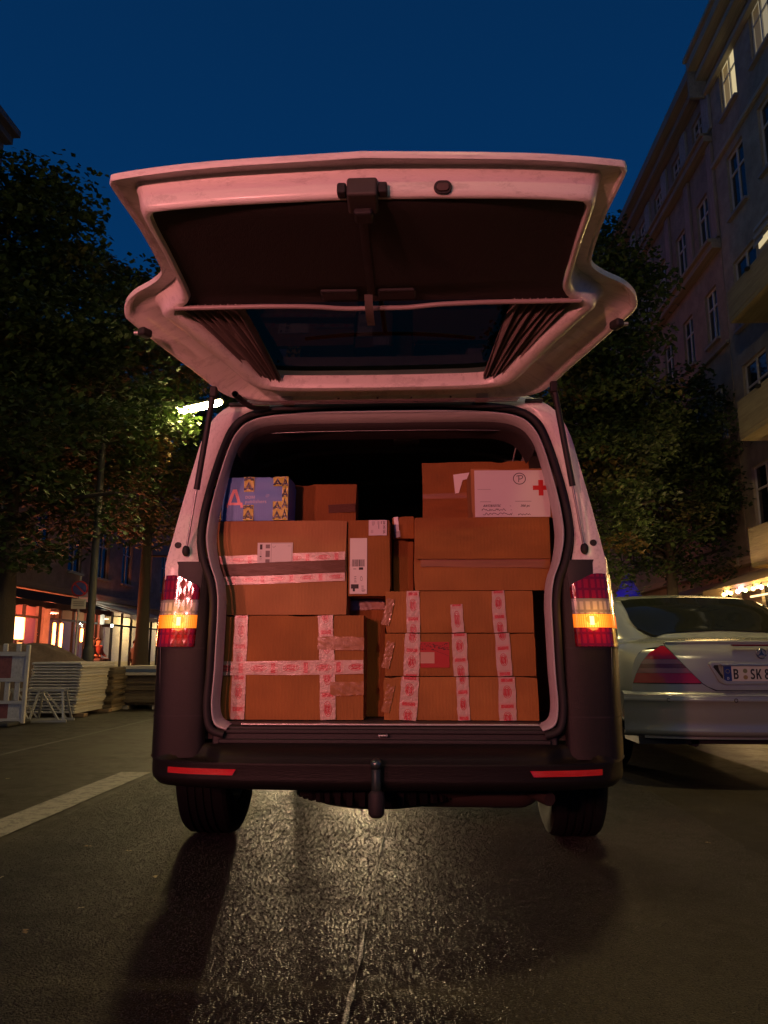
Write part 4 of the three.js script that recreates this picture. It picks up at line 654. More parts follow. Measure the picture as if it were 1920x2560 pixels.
{ // right-hand side. u = world z + offset (towards the camera)
  // near house: z from -22.1 to -4
  const wins = []; const zz = z => z + 22.1;
  for (const [z, k] of [[-20.7, 0], [-18.55, 1], [-15.9, 2], [-13.2, 3], [-10.5, 4]]) {
    wins.push({ u: zz(z), v: 16.85, w: 1.1, h: 1.75, lit: k === 0 ? 1 : k === 1 ? 2 : 0 }, { u: zz(z), v: 13.55, w: 1.15, h: 1.95 });
    wins.push({ u: zz(z), v: 10.1, w: 1.5, h: 2.1, lit: false }, { u: zz(z), v: 6.9, w: 1.5, h: 2.1 }, { u: zz(z), v: 4.0, w: 1.5, h: 2.0 });
  }
  const near = nearHouse = house('apartment_house', 'grey stuccoed apartment house with lit top-floor windows and stacked balconies', [9.5, 0, -22.1], -Math.PI / 2, 18, 19.4, [.46, .40, .29], wins, { shops: [[.6, 17.4, .25, 2.75]], cornice: [[18.35, .18, .16], [18.9, .38, .2], [19.25, .62, .30], [19.56, .72, .14], [15.75, .12, .14], [3.3, .3, .22]], corniceColor: [.55, .50, .37] });
  part('gutter_end', bx(-.08, .02, 18.3, 19.3, .02, .6), stucco(.36, .34, .28), near);
  // loggias: solid parapets with plant-box brackets
  for (const [y0, y1] of [[9.42, 10.20], [6.25, 7.18], [3.02, 3.90]]) {
    const b = part('balcony', [bx(2.9, 13, y0, y1, 1.10, 1.2, .02), bx(2.9, 3.0, y0, y1, 0, 1.101, .02), bx(12.9, 13, y0, y1, 0, 1.101, .02), bx(2.9, 13, y0 - .10, y0 + .02, 0, 1.19, .02)], stucco(.50, .42, .24), near);
    part('plant_box_bracket', [4.2, 6.2, 8.2].map(u => bx(u, u + .14, y1 - .10, y1 - .02, 1.20, 1.30, .02)), m_dark, b);
  }
  part('attic_light', [bx(2.4, 3.2, 12.05, 12.25, .01, .03), ], m_litPane, near).position.y = -.35;
  part('blind_slats', [0, 1, 2].map(k => bx(2.2 - k * .05, 3.3 - k * .3, 12.30 - k * .22, 12.40 - k * .22, .01, .04)), mat(.45, .42, .36, .7), near);
  // far house: z from -50 to -22.2
  const w2 = [], pil = []; const z2 = z => z + 50;
  for (let k = 0; k < 11; k++) { const z = -23.25 - k * 2.1; w2.push({ u: z2(z), v: 17.25, w: .85, h: 1.15 }, { u: z2(z) - .1, v: 13.75, w: .95, h: 1.75 }, { u: z2(z), v: 10.5, w: .95, h: 1.75 }, { u: z2(z), v: 7.3, w: .95, h: 1.7 }, { u: z2(z), v: 4.6, w: .95, h: 1.7 }); pil.push({ u: z2(z) + .98, w: .55, y0: 17.15, y1: 18.6, c: [.52, .48, .40] }, { u: z2(z) + .95, w: .4, y0: 13.5, y1: 16.7, c: [.50, .38, .30] }); }
  ornateHouse = house('apartment_house', 'ornate apartment house with heavy cornice and pilasters between narrow windows', [9.5, 0, -50], -Math.PI / 2, 27.85, 19.2, [.40, .33, .24], w2, { shops: [[.6, 27.2, .25, 2.75]], pilasters: pil, cornice: [[18.75, .35, .25], [19.0, .62, .35], [16.75, .28, .28], [16.95, .38, .1], [13.1, .30, .25], [13.3, .42, .12], [10.0, .12, .12], [3.3, .35, .25]], corniceColor: [.44, .37, .27] });
}
// left-hand side: u = -(z - z0)
const leftHouse = (() => {
  const wins = [];
  for (let k = 0; k < 10; k++) { const u = 2.0 + k * 2.85; for (const [v, hh] of [[4.2, 2.1], [7.7, 2.1]]) wins.push({ u, v, w: 1.25, h: hh }); }
  const w0 = []; for (let k = 0; k < 5; k++) for (const v of [4.2, 7.7, 11.0, 14.3]) w0.push({ u: 2 + k * 3, v, w: 1.2, h: 2 });
  house('apartment_house', 'tall apartment house whose eaves corner juts out above the left tree row', [-14, 0, -6.2], Math.PI / 2, 16.9, 18.6, [.22, .19, .17], w0, { shops: [[1, 16, .3, 2.8]], cornice: [[18.1, .3, .25], [18.35, .55, .25]] });
  const w3 = []; for (let k = 0; k < 7; k++) for (const v of [4.2, 7.6, 11]) w3.push({ u: 2 + k * 2.9, v, w: 1.2, h: 2 });
  house('apartment_house', 'dark apartment house where the street runs out', [-14.2, 0, -52.5], Math.PI / 2, 22, 15, [.2, .17, .14], w3, { shops: [[1, 20, .3, 2.8]], cornice: [[14.6, .4, .3]] });
  return house('apartment_house', 'plain apartment house above the red-lit bar terrace', [-14, 0, -23.3], Math.PI / 2, 29, 12.4, [.40, .33, .30], wins, { shops: [[.5, 5.4, .25, 2.85], [5.9, 10.6, .25, 2.85], [11.1, 16, .25, 2.85], [16.6, 22, .25, 2.85], [22.6, 28, .25, 2.85]], cornice: [[11.9, .4, .25], [3.2, .25, .25]] });
})();
// ---------------------------------------------------------------- trees
const leafM = mat(.9, .9, .9, .65, 0, { vertexColors: true, transmission: .22, thickness: 0 });
const barkM = mat(.075, .060, .045, .95, 0, { bumpMap: rep(fineT, 4, 10), bumpScale: .02 });
function tree(label, x, z, H, base, rx, ry, leaves, sd, o = {}) {
  seed = sd * 7919 + 13;
  const t = thing('street_tree', label, 'tree', [x, 0, z], 0, 'street trees');
  const trunk = [], topY = base + ry * 1.1, gs = [];
  const lx = rr(-.3, .3), lz = rr(-.3, .3), tp = k => [lx * k * k, k * topY, lz * k * k];
  { const rows = []; for (let j = 0; j <= 14; j++) { const k = j / 14, c = tp(k), r = lerp(.24, .05, k) * (1 + .5 * Math.exp(-k * 30)); rows.push(Array.from({ length: 13 }, (_, i) => { const a = i / 12 * Math.PI * 2, q = r * (1 + .08 * Math.sin(a * 3 + j)); return [c[0] + Math.cos(a) * q, c[1], c[2] + Math.sin(a) * q]; })); } gs.push(sheet(rows, { flip: true })); }
  const cy = base + ry, tips = [];
  for (let k = 0; k < 16; k++) { const s = lerp(.46, .90, k / 16), c = tp(s), a = k * 2.4 + rr(-.3, .3), el = rr(.1, .9), L = rx * rr(.6, .95) * (1.05 - .45 * s); const e = [c[0] + Math.cos(a) * L, c[1] + Math.sin(el) * L * .7, c[2] + Math.sin(a) * L], m = [lerp(c[0], e[0], .5), lerp(c[1], e[1], .5) + .18, lerp(c[2], e[2], .5)]; gs.push(tube([c, m, e], .035 + .02 * (1 - s), 10, 5)); tips.push(e); }
  part('trunk', gs, barkM, t);
  // leaf sprays: clumps through the crown's volume, thicker towards its surface
  const nC = o.clumps || 150, per = Math.round(leaves / nC), P = [], Nn = [], Cc = [];
  for (let k = 0; k < nC; k++) {
    const a = rnd() * Math.PI * 2, v = rr(-1, 1), q = Math.pow(rnd(), .38), hz = Math.sqrt(1 - v * v), lump = .82 + .36 * vn(a * 1.4 + sd, v * 2.6 + sd, 0, sd);
    const cx = Math.cos(a) * hz * rx * q * lump, yy = cy + v * ry * q * lump, cz = Math.sin(a) * hz * rx * q * lump;
    const R = rr(.35, .75), flat = rr(.35, .6), warm = rnd() < (o.autumn ?? .12) ? rr(.4, 1) : 0, droop = rr(.1, .5);
    for (let i = 0; i < per; i++) {
      const th = rnd() * 6.283, rad_ = R * Math.sqrt(rnd()) * 1.25, px = cx + Math.cos(th) * rad_, pz = cz + Math.sin(th) * rad_, py = yy + rr(-1, 1) * R * flat - droop * rad_ * rad_ / R;
      const s = rr(.065, .125), yaw = rnd() * 6.283, pit = rr(-.9, .25), rol = rr(-.6, .6);
      const d = [Math.cos(yaw) * Math.cos(pit), Math.sin(pit), Math.sin(yaw) * Math.cos(pit)], w0 = [-Math.sin(yaw), 0, Math.cos(yaw)], w = [w0[0] * Math.cos(rol), Math.sin(rol), w0[2] * Math.cos(rol)];
      const b = [px, py, pz], tip = [px + d[0] * s * 1.5, py + d[1] * s * 1.5, pz + d[2] * s * 1.5], mL = [px + d[0] * s * .6 + w[0] * s * .62, py + d[1] * s * .6 + w[1] * s * .62 + s * .1, pz + d[2] * s * .6 + w[2] * s * .62], mR = [px + d[0] * s * .6 - w[0] * s * .62, py + d[1] * s * .6 - w[1] * s * .62 + s * .1, pz + d[2] * s * .6 - w[2] * s * .62];
      P.push(...b, ...mL, ...tip, ...b, ...tip, ...mR);
      const g = rr(.75, 1.25), c = [lerp(.042, .12, warm) * g, lerp(.085, .075, warm) * g, lerp(.015, .013, warm) * g]; for (let n = 0; n < 6; n++) Cc.push(...c);
    }
  }
  const g = new THREE.BufferGeometry(); g.setAttribute('position', new THREE.Float32BufferAttribute(P, 3)); g.setAttribute('color', new THREE.Float32BufferAttribute(Cc, 3)); g.setAttribute('uv', new THREE.Float32BufferAttribute(new Float32Array(P.length / 3 * 2), 2)); g.computeVertexNormals();
  part('crown', g, leafM, t); return t;
}
tree('broad street tree standing behind the sand heap, beside the lamp post', -8.5, -15.8, 13, 2.7, 3.4, 4.5, 62000, 1, { clumps: 430, autumn: .06 });
tree('street tree past the no-stopping sign, in front of the bar', -8.7, -24.5, 12, 4.3, 3.6, 4.3, 38000, 2, { clumps: 300, autumn: .12 });
tree('street tree at the far end of the left row', -8.9, -32, 12, 4.6, 3.6, 4.2, 20000, 3);
tree('street tree at the near end of the left row, next to the barrier', -10.7, -10, 14, 4.4, 3.4, 5.0, 34000, 4, { clumps: 260 });
tree('tall slim street tree before the ornate house', 4.7, -20.5, 14, 2.6, 2.3, 5.6, 40000, 5, { clumps: 300, autumn: .05 });
tree('low spreading street tree between the van and the awning', 7.75, -23.5, 10, 3.0, 2.4, 3.4, 30000, 6, { clumps: 220, autumn: .05 });
tree('street tree far along the right-hand kerb', 5.0, -31, 13, 3, 3, 4.8, 10000, 8, { autumn: .05 });

// ---------------------------------------------------------------- street lamps
const m_pole = mat(.07, .07, .06, .6, .2);
function streetLamp(label, x, z, h, arm, len, power, col, tilt = 0, hood = .13) {
  const s = Math.sign(arm), t = thing('street_lamp', label, 'street lamp', [x, 0, z], 0, 'street lamps');
  part('pole', new THREE.LatheGeometry([[.001, 0], [.12, 0], [.12, .9], [.10, .98], [.088, 1.0], [.07, h - .5], [.05, h - .1], [.001, h - .08]].map(p => new THREE.Vector2(...p)), 20), m_pole, t);
  part('arm', tube([[0, h - .45, 0], [arm * .10, h - .02, 0], [arm * .45, h + .02, 0], [arm, h + .08, 0]], .035, 24, 8), m_pole, t);
  const hx = arm + s * len * .48, head = part('lamp_head', new RoundedBoxGeometry(len, .06, hood, 3, .028).rotateZ(s * tilt).translate(hx, h + .085, 0), m_pole, t);
  part('diffuser', new THREE.CapsuleGeometry(.12, len * .72, 6, 18).rotateZ(Math.PI / 2).scale(1, .55, 1.1).rotateZ(s * tilt).translate(hx, h + .035, 0), mat(.9, .9, .9, .5, 0, { emissive: C(...col), emissiveIntensity: power }), head);
  const l = new THREE.RectAreaLight(C(...col), power * .8, len * .9, .24); l.position.set(x + hx, h - .05, z); l.lookAt(x + hx, 0, z); l.castShadow = true; scene.add(l);
  return t;
}
streetLamp('street lamp with a glaring tube head, its pole among the leaves behind the timber stacks', -6.84, -16.2, 6.22, 1.64, 1.06, 280, [1, .74, .30], .21, .34);
streetLamp('unseen tall street lamp at the kerb, out of view above the silver car, placed to light the road and right facade', 4.0, -6.4, 8.8, -1.3, 1.0, 310, [1, .74, .31]);  // unseen, above the view; placed to light the road, car and right facade
streetLamp('unseen tall street lamp on the right pavement behind the camera, placed to light the boxes', 4.0, 10.5, 8.8, -1.3, 1.0, 210, [1, .76, .38]);  // out of view behind the camera, placed to light the box fronts
streetLamp('unseen street lamp on the left kerb beside the camera, placed to light the white boards', -6.37, -1.2, 5.80, 1.2, 1.02, 26, [1, .70, .30]);  // out of view on the left, placed to light the boards and left pillar
// ---------------------------------------------------------------- building site on the left
{
  seed = 91;
  const wht = mat(.62, .60, .56, .55, 0, { map: blotT }), redp = mat(.30, .10, .08, .5, 0, { map: blotT }), zinc = mat(.50, .50, .47, .45, .5, { map: blotT });
  // plastic site barriers
  const barrier = (x, z, turn, label) => {
    const b = thing('site_barrier', label, 'barrier', [x, 0, z], turn, 'plastic site barriers');
    part('frame', [bx(-1.0, -.955, .02, .93, -.02, .02, .008), bx(.955, 1.0, .02, .93, -.02, .02, .008), bx(-.955, .955, .80, .85, -.018, .018), bx(-.955, .955, .50, .54, -.018, .018), bx(-.955, .955, .245, .28, -.018, .018), bx(-.955, .955, .04, .075, -.018, .018)], wht, b);
    for (let k = 0; k < 12; k++) { const u = -.955 + 1.91 * k / 12; part('sheeting_stripe', bx(u, u + 1.91 / 12, .541, .799, -.006, .006), k % 3 === 1 ? redp : wht, b, k % 3 === 1 ? 'red stripe' : 'white stripe'); part('sheeting_stripe', bx(u, u + 1.91 / 12, .076, .244, -.006, .006), k % 3 === 1 ? redp : wht, b, k % 3 === 1 ? 'red stripe' : 'white stripe'); }
    for (let k = 0; k < 16; k++) { const u = -.94 + 1.88 * (k + .5) / 16; part('slat', bx(u - .03, u + .03, .281, .499, -.012, .012, .008), wht, b); }
    for (let k = 0; k < 12; k++) { const u = -.94 + 1.88 * (k + .5) / 12; part('finial', bx(u - .03, u + .03, .851, .945, -.012, .012, .012), wht, b); }
    for (const u of [-.85, .85]) part('foot', bx(u - .1, u + .1, 0, .05, -.3, .3, .02), mat(.03, .03, .03, .8), b);
    return b;
  };
  barrier(-5.52, -9.1, .05, 'red and white plastic site barrier in front of the sand heap'); barrier(-7.6, -9.15, .03, 'red and white plastic site barrier next along from the sand heap');
  // sand heap
  { const rows = []; for (let j = 0; j <= 30; j++) { const r = []; for (let i = 0; i <= 48; i++) { const a = i / 48 * Math.PI * 2, q = j / 30, n = vn(Math.cos(a) * 3 + 9, Math.sin(a) * 3 + q * 5) * .35 + vn(Math.cos(a) * q * 14 + 40, Math.sin(a) * q * 14 + 40) * .14; r.push([Math.cos(a) * q * 2.1, Math.max(-.02, 1.0 * Math.pow(1 - q * q, 1.3) * (1 - .25 * q) * (1 + n * .9 * q * (1 - q)) + n * .5 * q * (1 - q)), Math.sin(a) * q * 1.6]); } rows.push(r); }
    single('sand_heap', sheet(rows, { uv: q => [q[0], q[2]], flip: true }), mat(.15, .10, .075, .95, 0, { map: blotT, bumpMap: rep(fineT, 3, 3), bumpScale: .02 }), 'heap of sand and rubble behind the site barrier', 'sand heap', [-6.35, .0, -12.6]); }
  const ord = ['lowest', 'second', 'third', 'fourth', 'fifth', 'sixth', 'seventh', 'eighth', 'ninth', 'tenth', 'eleventh', 'twelfth', 'thirteenth', 'fourteenth', 'fifteenth', 'sixteenth'];
  // stack of white steel boards
  const boardG = (w, d) => { const gs = [bx(-w / 2 + .01, w / 2 - .01, .0, .038, -d, -.03, .006)]; gs.push(bx(-w / 2, w / 2, .006, .031, -.05, .010, .011)); for (let k = 0; k < 2; k++) gs.push(new THREE.CylinderGeometry(.016, .016, .05, 8).rotateX(Math.PI / 2).translate((k ? 1 : -1) * (w / 2 - .02), .018, -.01)); return merge(gs); };
  const bg = boardG(.66, 1.3), white2 = mat(.66, .65, .60, .42, .25, { map: blotT });
  for (let k = 0; k < 17; k++) single('steel_board', bg, white2, k === 16 ? 'white steel scaffold board, topmost of its stack behind the trestle' : `white steel scaffold board behind the trestle, ${ord[k]} up in its stack`, 'scaffold board', [-4.73 + .0035 * k + rr(-.014, .014), .05 + k * .0395, -10.22 + rr(-.012, .012)], .05, 'white scaffold boards');
  for (const z of [-.19, -1.03]) single('stack_bearer', bx(-.4, .4, 0, .048, -.065, .065, .006), mat(.16, .11, .07, .9), z > -.5 ? 'timber bearer under the front ends of the white scaffold boards' : 'timber bearer under the rear ends of the white scaffold boards', 'bearer', [-4.73, 0, -10.22 + z]);
  // trestle
  { const t = thing('trestle', 'low galvanised steel trestle with diagonal braces before the white boards', 'trestle', [-4.60, 0, -9.62], .13);
    for (const z of [-.16, .16]) { part('rail', sbar([-.36, .385, z * .4], [.33, .385, z * .4], .03, .03), zinc, t); part('foot_rail', sbar([-.44, .02, z], [.40, .02, z], .035, .03), zinc, t);
      for (const x of [-.33, .02, .30]) part('leg', sbar([x, .375, z * .4], [x - .06 * (x > .2 ? -1 : 1), .03, z], .024, .024), zinc, t);
      for (const x of [-.30, .05]) part('brace', sbar([x, .37, z * .4], [x + .25, .03, z], .022, .022), zinc, t); } }
  // timber stacks
  const woods = [[.10, .075, .048], [.15, .11, .065], [.075, .06, .042], [.21, .16, .10]].map(c => mat(...c, .9, 0, { map: blotT, bumpMap: rep(fineT, 1, 6), bumpScale: .004 }));
  const pale = mat(.58, .53, .42, .8, 0, { map: blotT }), bluep = mat(.10, .14, .22, .7, 0, { map: blotT });
  const board = bx(-.5, .5, 0, 1, -1, 0, .04);
  const stack = (x, z, w, d, n, th, turn, label, group, pick) => { let y = .06; for (const q of [-.35, .35]) single('stack_bearer', bx(-w * .07, w * .07, 0, .058, -d * .9, -.02, .006), pale, `pale timber bearer under the ${group}, ${q < 0 ? 'on the pavement side' : 'on the road side'}`, 'bearer', [x + q * w, 0, z], turn);
    for (let k = 0; k < n; k++) { const q = th * rr(.85, 1.1), ww = w * rr(.94, 1.03), b = single('timber_board', board, pick ? pick(k) : woods[Math.floor(rnd() * 3)], k === n - 1 ? `${label}, topmost of the stack` : `${label}, ${ord[k]} up`, 'board', [x + rr(-.02, .02), y, z + rr(-.05, .05)], turn + rr(-.015, .015), group); b.scale.set(ww, q, d); y += q + .001; } };
  stack(-4.62, -11.3, .56, 1.0, 13, .045, .06, 'dark weathered timber board beside the white steel boards', 'dark timber stack');
  stack(-4.14, -11.9, .66, 1.0, 13, .046, .05, 'timber board in the stack with white and blue painted planks', 'painted timber stack', k => k === 10 || k === 12 ? pale : k === 11 ? bluep : woods[k % 2 ? 1 : 3]);
  stack(-3.98, -13.6, 1.0, 1.0, 15, .048, .05, 'rough timber board in the stack behind the painted planks', 'rear timber stack');
  // white-framed site panel leaning at the end
  { const t = thing('site_gate', 'white framed barred gate at the end of the timber stacks', 'gate', [-3.72, 0, -13.0], 1.2); part('frame', [bx(-.5, -.46, 0, .72, -.02, .02), bx(.46, .5, 0, .72, -.02, .02), bx(-.46, .46, .68, .72, -.018, .018), bx(-.46, .46, .03, .07, -.018, .018)], wht, t); for (let k = 0; k < 5; k++) part('bar', bx(-.38 + k * .18, -.36 + k * .18, .07, .68, -.008, .008), wht, t); }
  // no-stopping sign
  { const t = thing('no_stopping_sign', 'round blue and red no-stopping sign with a white plate on a thin pole', 'road sign', [-8.82, .13, -20], .35);
    part('pole', new THREE.CylinderGeometry(.03, .03, 2.75, 12).translate(0, 1.375, -.04), mat(.5, .5, .48, .5, .5), t);
    const disc = part('sign_face', new THREE.CylinderGeometry(.21, .21, .012, 36).rotateX(Math.PI / 2).translate(0, 2.42, 0), mat(.04, .06, .30, .5), t);
    part('red_ring', new THREE.RingGeometry(.17, .21, 36).translate(0, 2.42, .0085), mat(.42, .02, .03, .5), disc); part('red_bar', [bx(-.185, .185, -.02, .02, .0, .003)].map(g => g.rotateZ(-Math.PI / 4).translate(0, 2.42, .0065)), mat(.42, .02, .03, .5), disc);
    part('plate', new RoundedBoxGeometry(.36, .27, .012, 2, .005).translate(0, 2.02, 0), mat(.6, .58, .54, .5), t); part('plate_print', [-.05, 0, .05].map(y => bx(-.13, .13, 2.02 + y - .008, 2.02 + y + .008, .0065, .008)), mat(.12, .1, .1, .6), t); }

  // ---------------------------------------------------------------- the bar terrace, red heaters
  const inside = mat(.16, .06, .045, .8);
  const hot = glow(1, .30, .06, 14), warmW = glow(1, .78, .45, 5);
  const heater = (x, z, y0, y1, label) => { const t = thing('terrace_heater', label, 'heater', [x, .13, z], Math.PI / 2, 'bar terrace heaters'); part('stand', [new THREE.CylinderGeometry(.012, .012, y1, 8).translate(0, y1 / 2, -.09), new THREE.CylinderGeometry(.18, .2, .03, 20).translate(0, .015, -.06), bx(-.09, .09, y0 - .04, y1 + .04, -.08, -.05, .01)], m_dark, t); part('glow_tube', new THREE.CapsuleGeometry(.05, y1 - y0 - .1, 5, 12).translate(0, (y0 + y1) / 2, 0), hot, t); };
  heater(-12.9, -27.3, .75, 1.85, 'glowing red tube heater on the bar terrace, first of a pair'); heater(-12.9, -27.85, .72, 1.85, 'glowing red tube heater on the bar terrace, second of a pair'); heater(-12.9, -29.6, 1.2, 1.72, 'short glowing red heater by the sign pole on the bar terrace');
  { const l = new THREE.PointLight(C(1, .20, .07), 30); l.position.set(-12.55, 1.5, -27.6); l.shadow.radius = 8; l.castShadow = true; scene.add(l); }
  { const l = new THREE.PointLight(C(1, .20, .07), 14); l.position.set(-12.5, 1.7, -29.7); l.shadow.radius = 5; l.castShadow = true; scene.add(l); }
  { const t = thing('lit_menu_board', 'glaring white-orange light box by the bar entrance', 'light box', [-13.2, 1.35, -25.4], Math.PI / 2); part('case', bx(-.36, .36, -.04, .76, -.1, -.002), m_dark, t); part('lit_face', bx(-.33, .25, 0, .72, 0, .02), glow(1, .50, .18, 9), t); part('side_lamp', bx(.27, .33, 0, .72, 0, .02), glow(1, .30, .05, 5), t); part('lower_lamp', bx(-.02, .26, -.22, -.12, 0, .02), glow(1, .4, .1, 6), t);
    part('post', bx(-.05, .05, -1.22, -.04, -.08, -.03), m_dark, t);
    const l = new THREE.PointLight(C(1, .22, .08), 24); l.position.set(-12.8, 1.7, -25.4); l.shadow.radius = 12; l.castShadow = true; scene.add(l); }
  { const t = thing('red_doorway', 'red-glowing doorway curtain of the bar', 'doorway', [-13.7, .13, -23.6], Math.PI / 2); part('curtain', sheet(Array.from({ length: 4 }, (_, j) => Array.from({ length: 30 }, (_, i) => [-.5 + i / 29, j * .75, .04 * Math.sin(i * 1.1)]))), mat(.55, .08, .05, .8), t); part('lamp', bx(-.4, .4, 2.3, 2.36, .1, .16), glow(1, .2, .08, 4), t); const l = new THREE.PointLight(C(1, .16, .07), 16); l.position.set(-13.1, 2.2, -23.6); l.castShadow = true; scene.add(l); }
  const awning = (x0, z0, len, y, out, label, m, turn = Math.PI / 2) => { const t = thing('shop_awning', label, 'awning', [x0, 0, z0], turn, 'shop awnings'); part('canvas', sheet([0, .33, .66, 1].map(f => Array.from({ length: 12 }, (_, i) => [len * i / 11, y - .55 * f + .02 * Math.sin(i * 2) * f, .05 + out * f])), {}), m, t); part('valance', sheet([0, 1].map(f => Array.from({ length: 40 }, (_, i) => [len * i / 39, y - .55 - .2 * f + .03 * f * Math.sin(i * 1.3), .05 + out + .01 * Math.sin(i * 1.3)]))), m, t); part('arm', [bar([.1, y - .1, .05], [.1, y - .53, out], .02), bar([len - .1, y - .1, .05], [len - .1, y - .53, out], .02)], m_dark, t); return t; };
  const darkCloth = mat(.05, .035, .03, .9), paleCloth = mat(.42, .36, .28, .85, 0, { transmission: .25, thickness: 0 });
  awning(-14, -22.9, 8.4, 3.15, 1.5, 'dark awning over the red-lit bar', darkCloth); awning(-14, -33.2, 5, 3.1, 1.6, 'pale awning lit from beneath by a small white lamp', paleCloth);
  // shop fronts: framed panes in front of lit back walls
  const front = (h, u0, u1, back, lampCol, lampP) => { const t = new THREE.Group(); t.name = 'shop_front'; h.add(t); const w = u1 - u0; part('back_wall', bx(u0, u1, .13, 2.88, -2.3, -2.2), back, t); const n = Math.max(2, Math.round(w / 1.1)); for (let k = 0; k <= n; k++) part('mullion', bx(u0 + w * k / n - .04, u0 + w * k / n + .04, .13, 2.83, -.2, -.1), m_dark, t); part('transom', bx(u0, u1, 2.18, 2.26, -.198, -.102), m_dark, t); for (let k = 0; k < n; k++) part('pane', bx(u0 + w * k / n + .041, u0 + w * (k + 1) / n - .041, .25, 2.17, -.156, -.15), mat(.9, .9, .9, .02, 0, { transmission: 1, thickness: 0 }), t);
    part('ceiling_lamp', bx((u0 + u1) / 2 - .25, (u0 + u1) / 2 + .25, 2.53, 2.59, -1.2, -.9, .02), glow(...lampCol, 4), t); const l = new THREE.PointLight(C(...lampCol), lampP); l.position.copy(V((u0 + u1) / 2, 2.38, -1.05).applyAxisAngle(V(0, 1, 0), h.rotation.y).add(h.position)); l.shadow.radius = 6; l.castShadow = true; scene.add(l); return t; };
  front(leftHouse, .5, 5.4, inside, [1, .2, .1], 22); front(leftHouse, 5.9, 10.6, inside, [1, .24, .12], 24); front(leftHouse, 11.1, 16, mat(.18, .12, .08, .8), [1, .6, .3], 4);
  front(leftHouse, 16.6, 22, mat(.55, .45, .28, .8), [1, .78, .42], 22); front(leftHouse, 22.6, 28, mat(.6, .5, .3, .8), [1, .8, .5], 18);
  { const t = thing('wall_lamp', 'small white bulkhead lamp under the pale awning', 'lamp', [-13.5, 2.12, -34.0], Math.PI / 2); part('housing', bx(-.1, .1, -.06, .06, -.4, -.02, .02), m_dark, t); part('bulb', new THREE.SphereGeometry(.07, 14, 10), glow(.8, .95, .8, 8), t); const l = new THREE.PointLight(C(.85, 1, .8), 5); l.position.set(-13.38, 2.2, -34.0); l.castShadow = true; scene.add(l); }

  // ---------------------------------------------------------------- right-hand shops
  const warmBack = mat(.55, .40, .20, .85);
  front(nearHouse, .6, 8.9, warmBack, [1, .66, .25], 90); front(nearHouse, 9.2, 17.4, warmBack, [1, .66, .25], 80); front(ornateHouse, 14, 27, mat(.3, .2, .1, .85), [1, .6, .25], 16);
  awning(9.5, -22.0, 15, 3.12, 1.35, 'long dark-edged awning above the string of coloured bulbs', mat(.45, .33, .18, .85, 0, { transmission: .3, thickness: 0 }), -Math.PI / 2);
  awning(9.5, -35, 12.4, 3.05, 1.3, 'ochre awning below the ornate house', mat(.34, .22, .10, .85, 0, { transmission: .2, thickness: 0 }), -Math.PI / 2);
  { const l = new THREE.RectAreaLight(C(1, .62, .22), 11, 1.0, 8); l.position.set(8.7, 2.35, -17.5); l.lookAt(6.0, 0.0, -17.0); l.castShadow = true; scene.add(l);
    single('awning_light', bx(-.03, .03, 0, .05, -3.4, 3.4, .02), glow(1, .66, .28, 2.5), 'warm strip light under the long awning', 'strip light', [8.95, 2.32, -17.5]); }
  const cols = [[1, .62, .2], [.95, .75, .2], [1, .45, .6], [.6, 1, .25], [1, .6, .15], [1, .3, .6], [1, .75, .3], [.5, 1, .4], [1, .6, .2], [1, .4, .5], [1, .8, .3], [.6, .9, .3]];
  const nm = ['amber', 'yellow', 'pink', 'green', 'orange', 'magenta', 'warm white', 'lime', 'honey', 'rose', 'gold', 'olive'];
  single('bulb_cable', tube(Array.from({ length: 14 }, (_, i) => [8.02, 2.46 + .02 * Math.sin(i * 1.6), -20.6 + i * .45]), .008, 60, 5), m_dark, 'black cable carrying the coloured bulbs under the awning', 'cable');
  cols.forEach((c, k) => { const z = -20.3 + k * .44; const t = thing('festoon_bulb', `${nm[k]} glowing bulb on the string under the awning`, 'bulb', [8.02, 2.36, z], 0, 'string of coloured bulbs'); part('cap', new THREE.CylinderGeometry(.018, .018, .06, 8).translate(0, .075, 0), m_dark, t); part('glass', new THREE.SphereGeometry(.05, 14, 10), glow(...c, 12), t); if (k % 2 === 0) { const l = new THREE.PointLight(C(...c), 2.5); l.position.set(8.02, 2.36, z); l.castShadow = true; scene.add(l); } });
  { const t = thing('blue_parasol', 'closed-sided blue parasol with a glowing blue rim beyond the silver car', 'parasol', [7.2, .30, -26.3]); part('pole', new THREE.CylinderGeometry(.03, .03, 3.3, 10).translate(0, 1.65, 0), m_dark, t); part('canopy', new THREE.ConeGeometry(.52, 1.0, 8, 1, true).translate(0, 2.85, 0), mat(.06, .05, .30, .8, 0, { transmission: .3, thickness: 0 }), t); part('rim_light', new THREE.TorusGeometry(.50, .06, 8, 28).rotateX(Math.PI / 2).translate(0, 2.36, 0), glow(.01, .03, 1, .55), t); part('base', new THREE.CylinderGeometry(.3, .32, .17, 20).translate(0, -.085, 0), m_dark, t); const l = new THREE.PointLight(C(.08, .1, 1), 1.2); l.position.set(7.1, 2.6, -26.3); l.castShadow = true; scene.add(l); }

  // ---------------------------------------------------------------- guests on the terrace
  const person = (label, x, z, turn, top, legs, sd) => {
    const J = { hip: [0, .52, -.02], chest: [0, .90, .0], neck: [0, 1.08, .02], head: [0, 1.215, .04], ls: [.19, 1.0, 0], rs: [-.19, 1.0, 0], le: [.25, .74, .06], re: [-.25, .73, .05], lw: [.16, .66, .30], rw: [-.15, .68, .31], lh: [.10, .50, 0], rh: [-.10, .50, 0], lk: [.12, .51, .43], rk: [-.13, .51, .42], la: [.12, .09, .42], ra: [-.14, .09, .36], lf: [.13, .05, .57], rf: [-.15, .05, .51] };
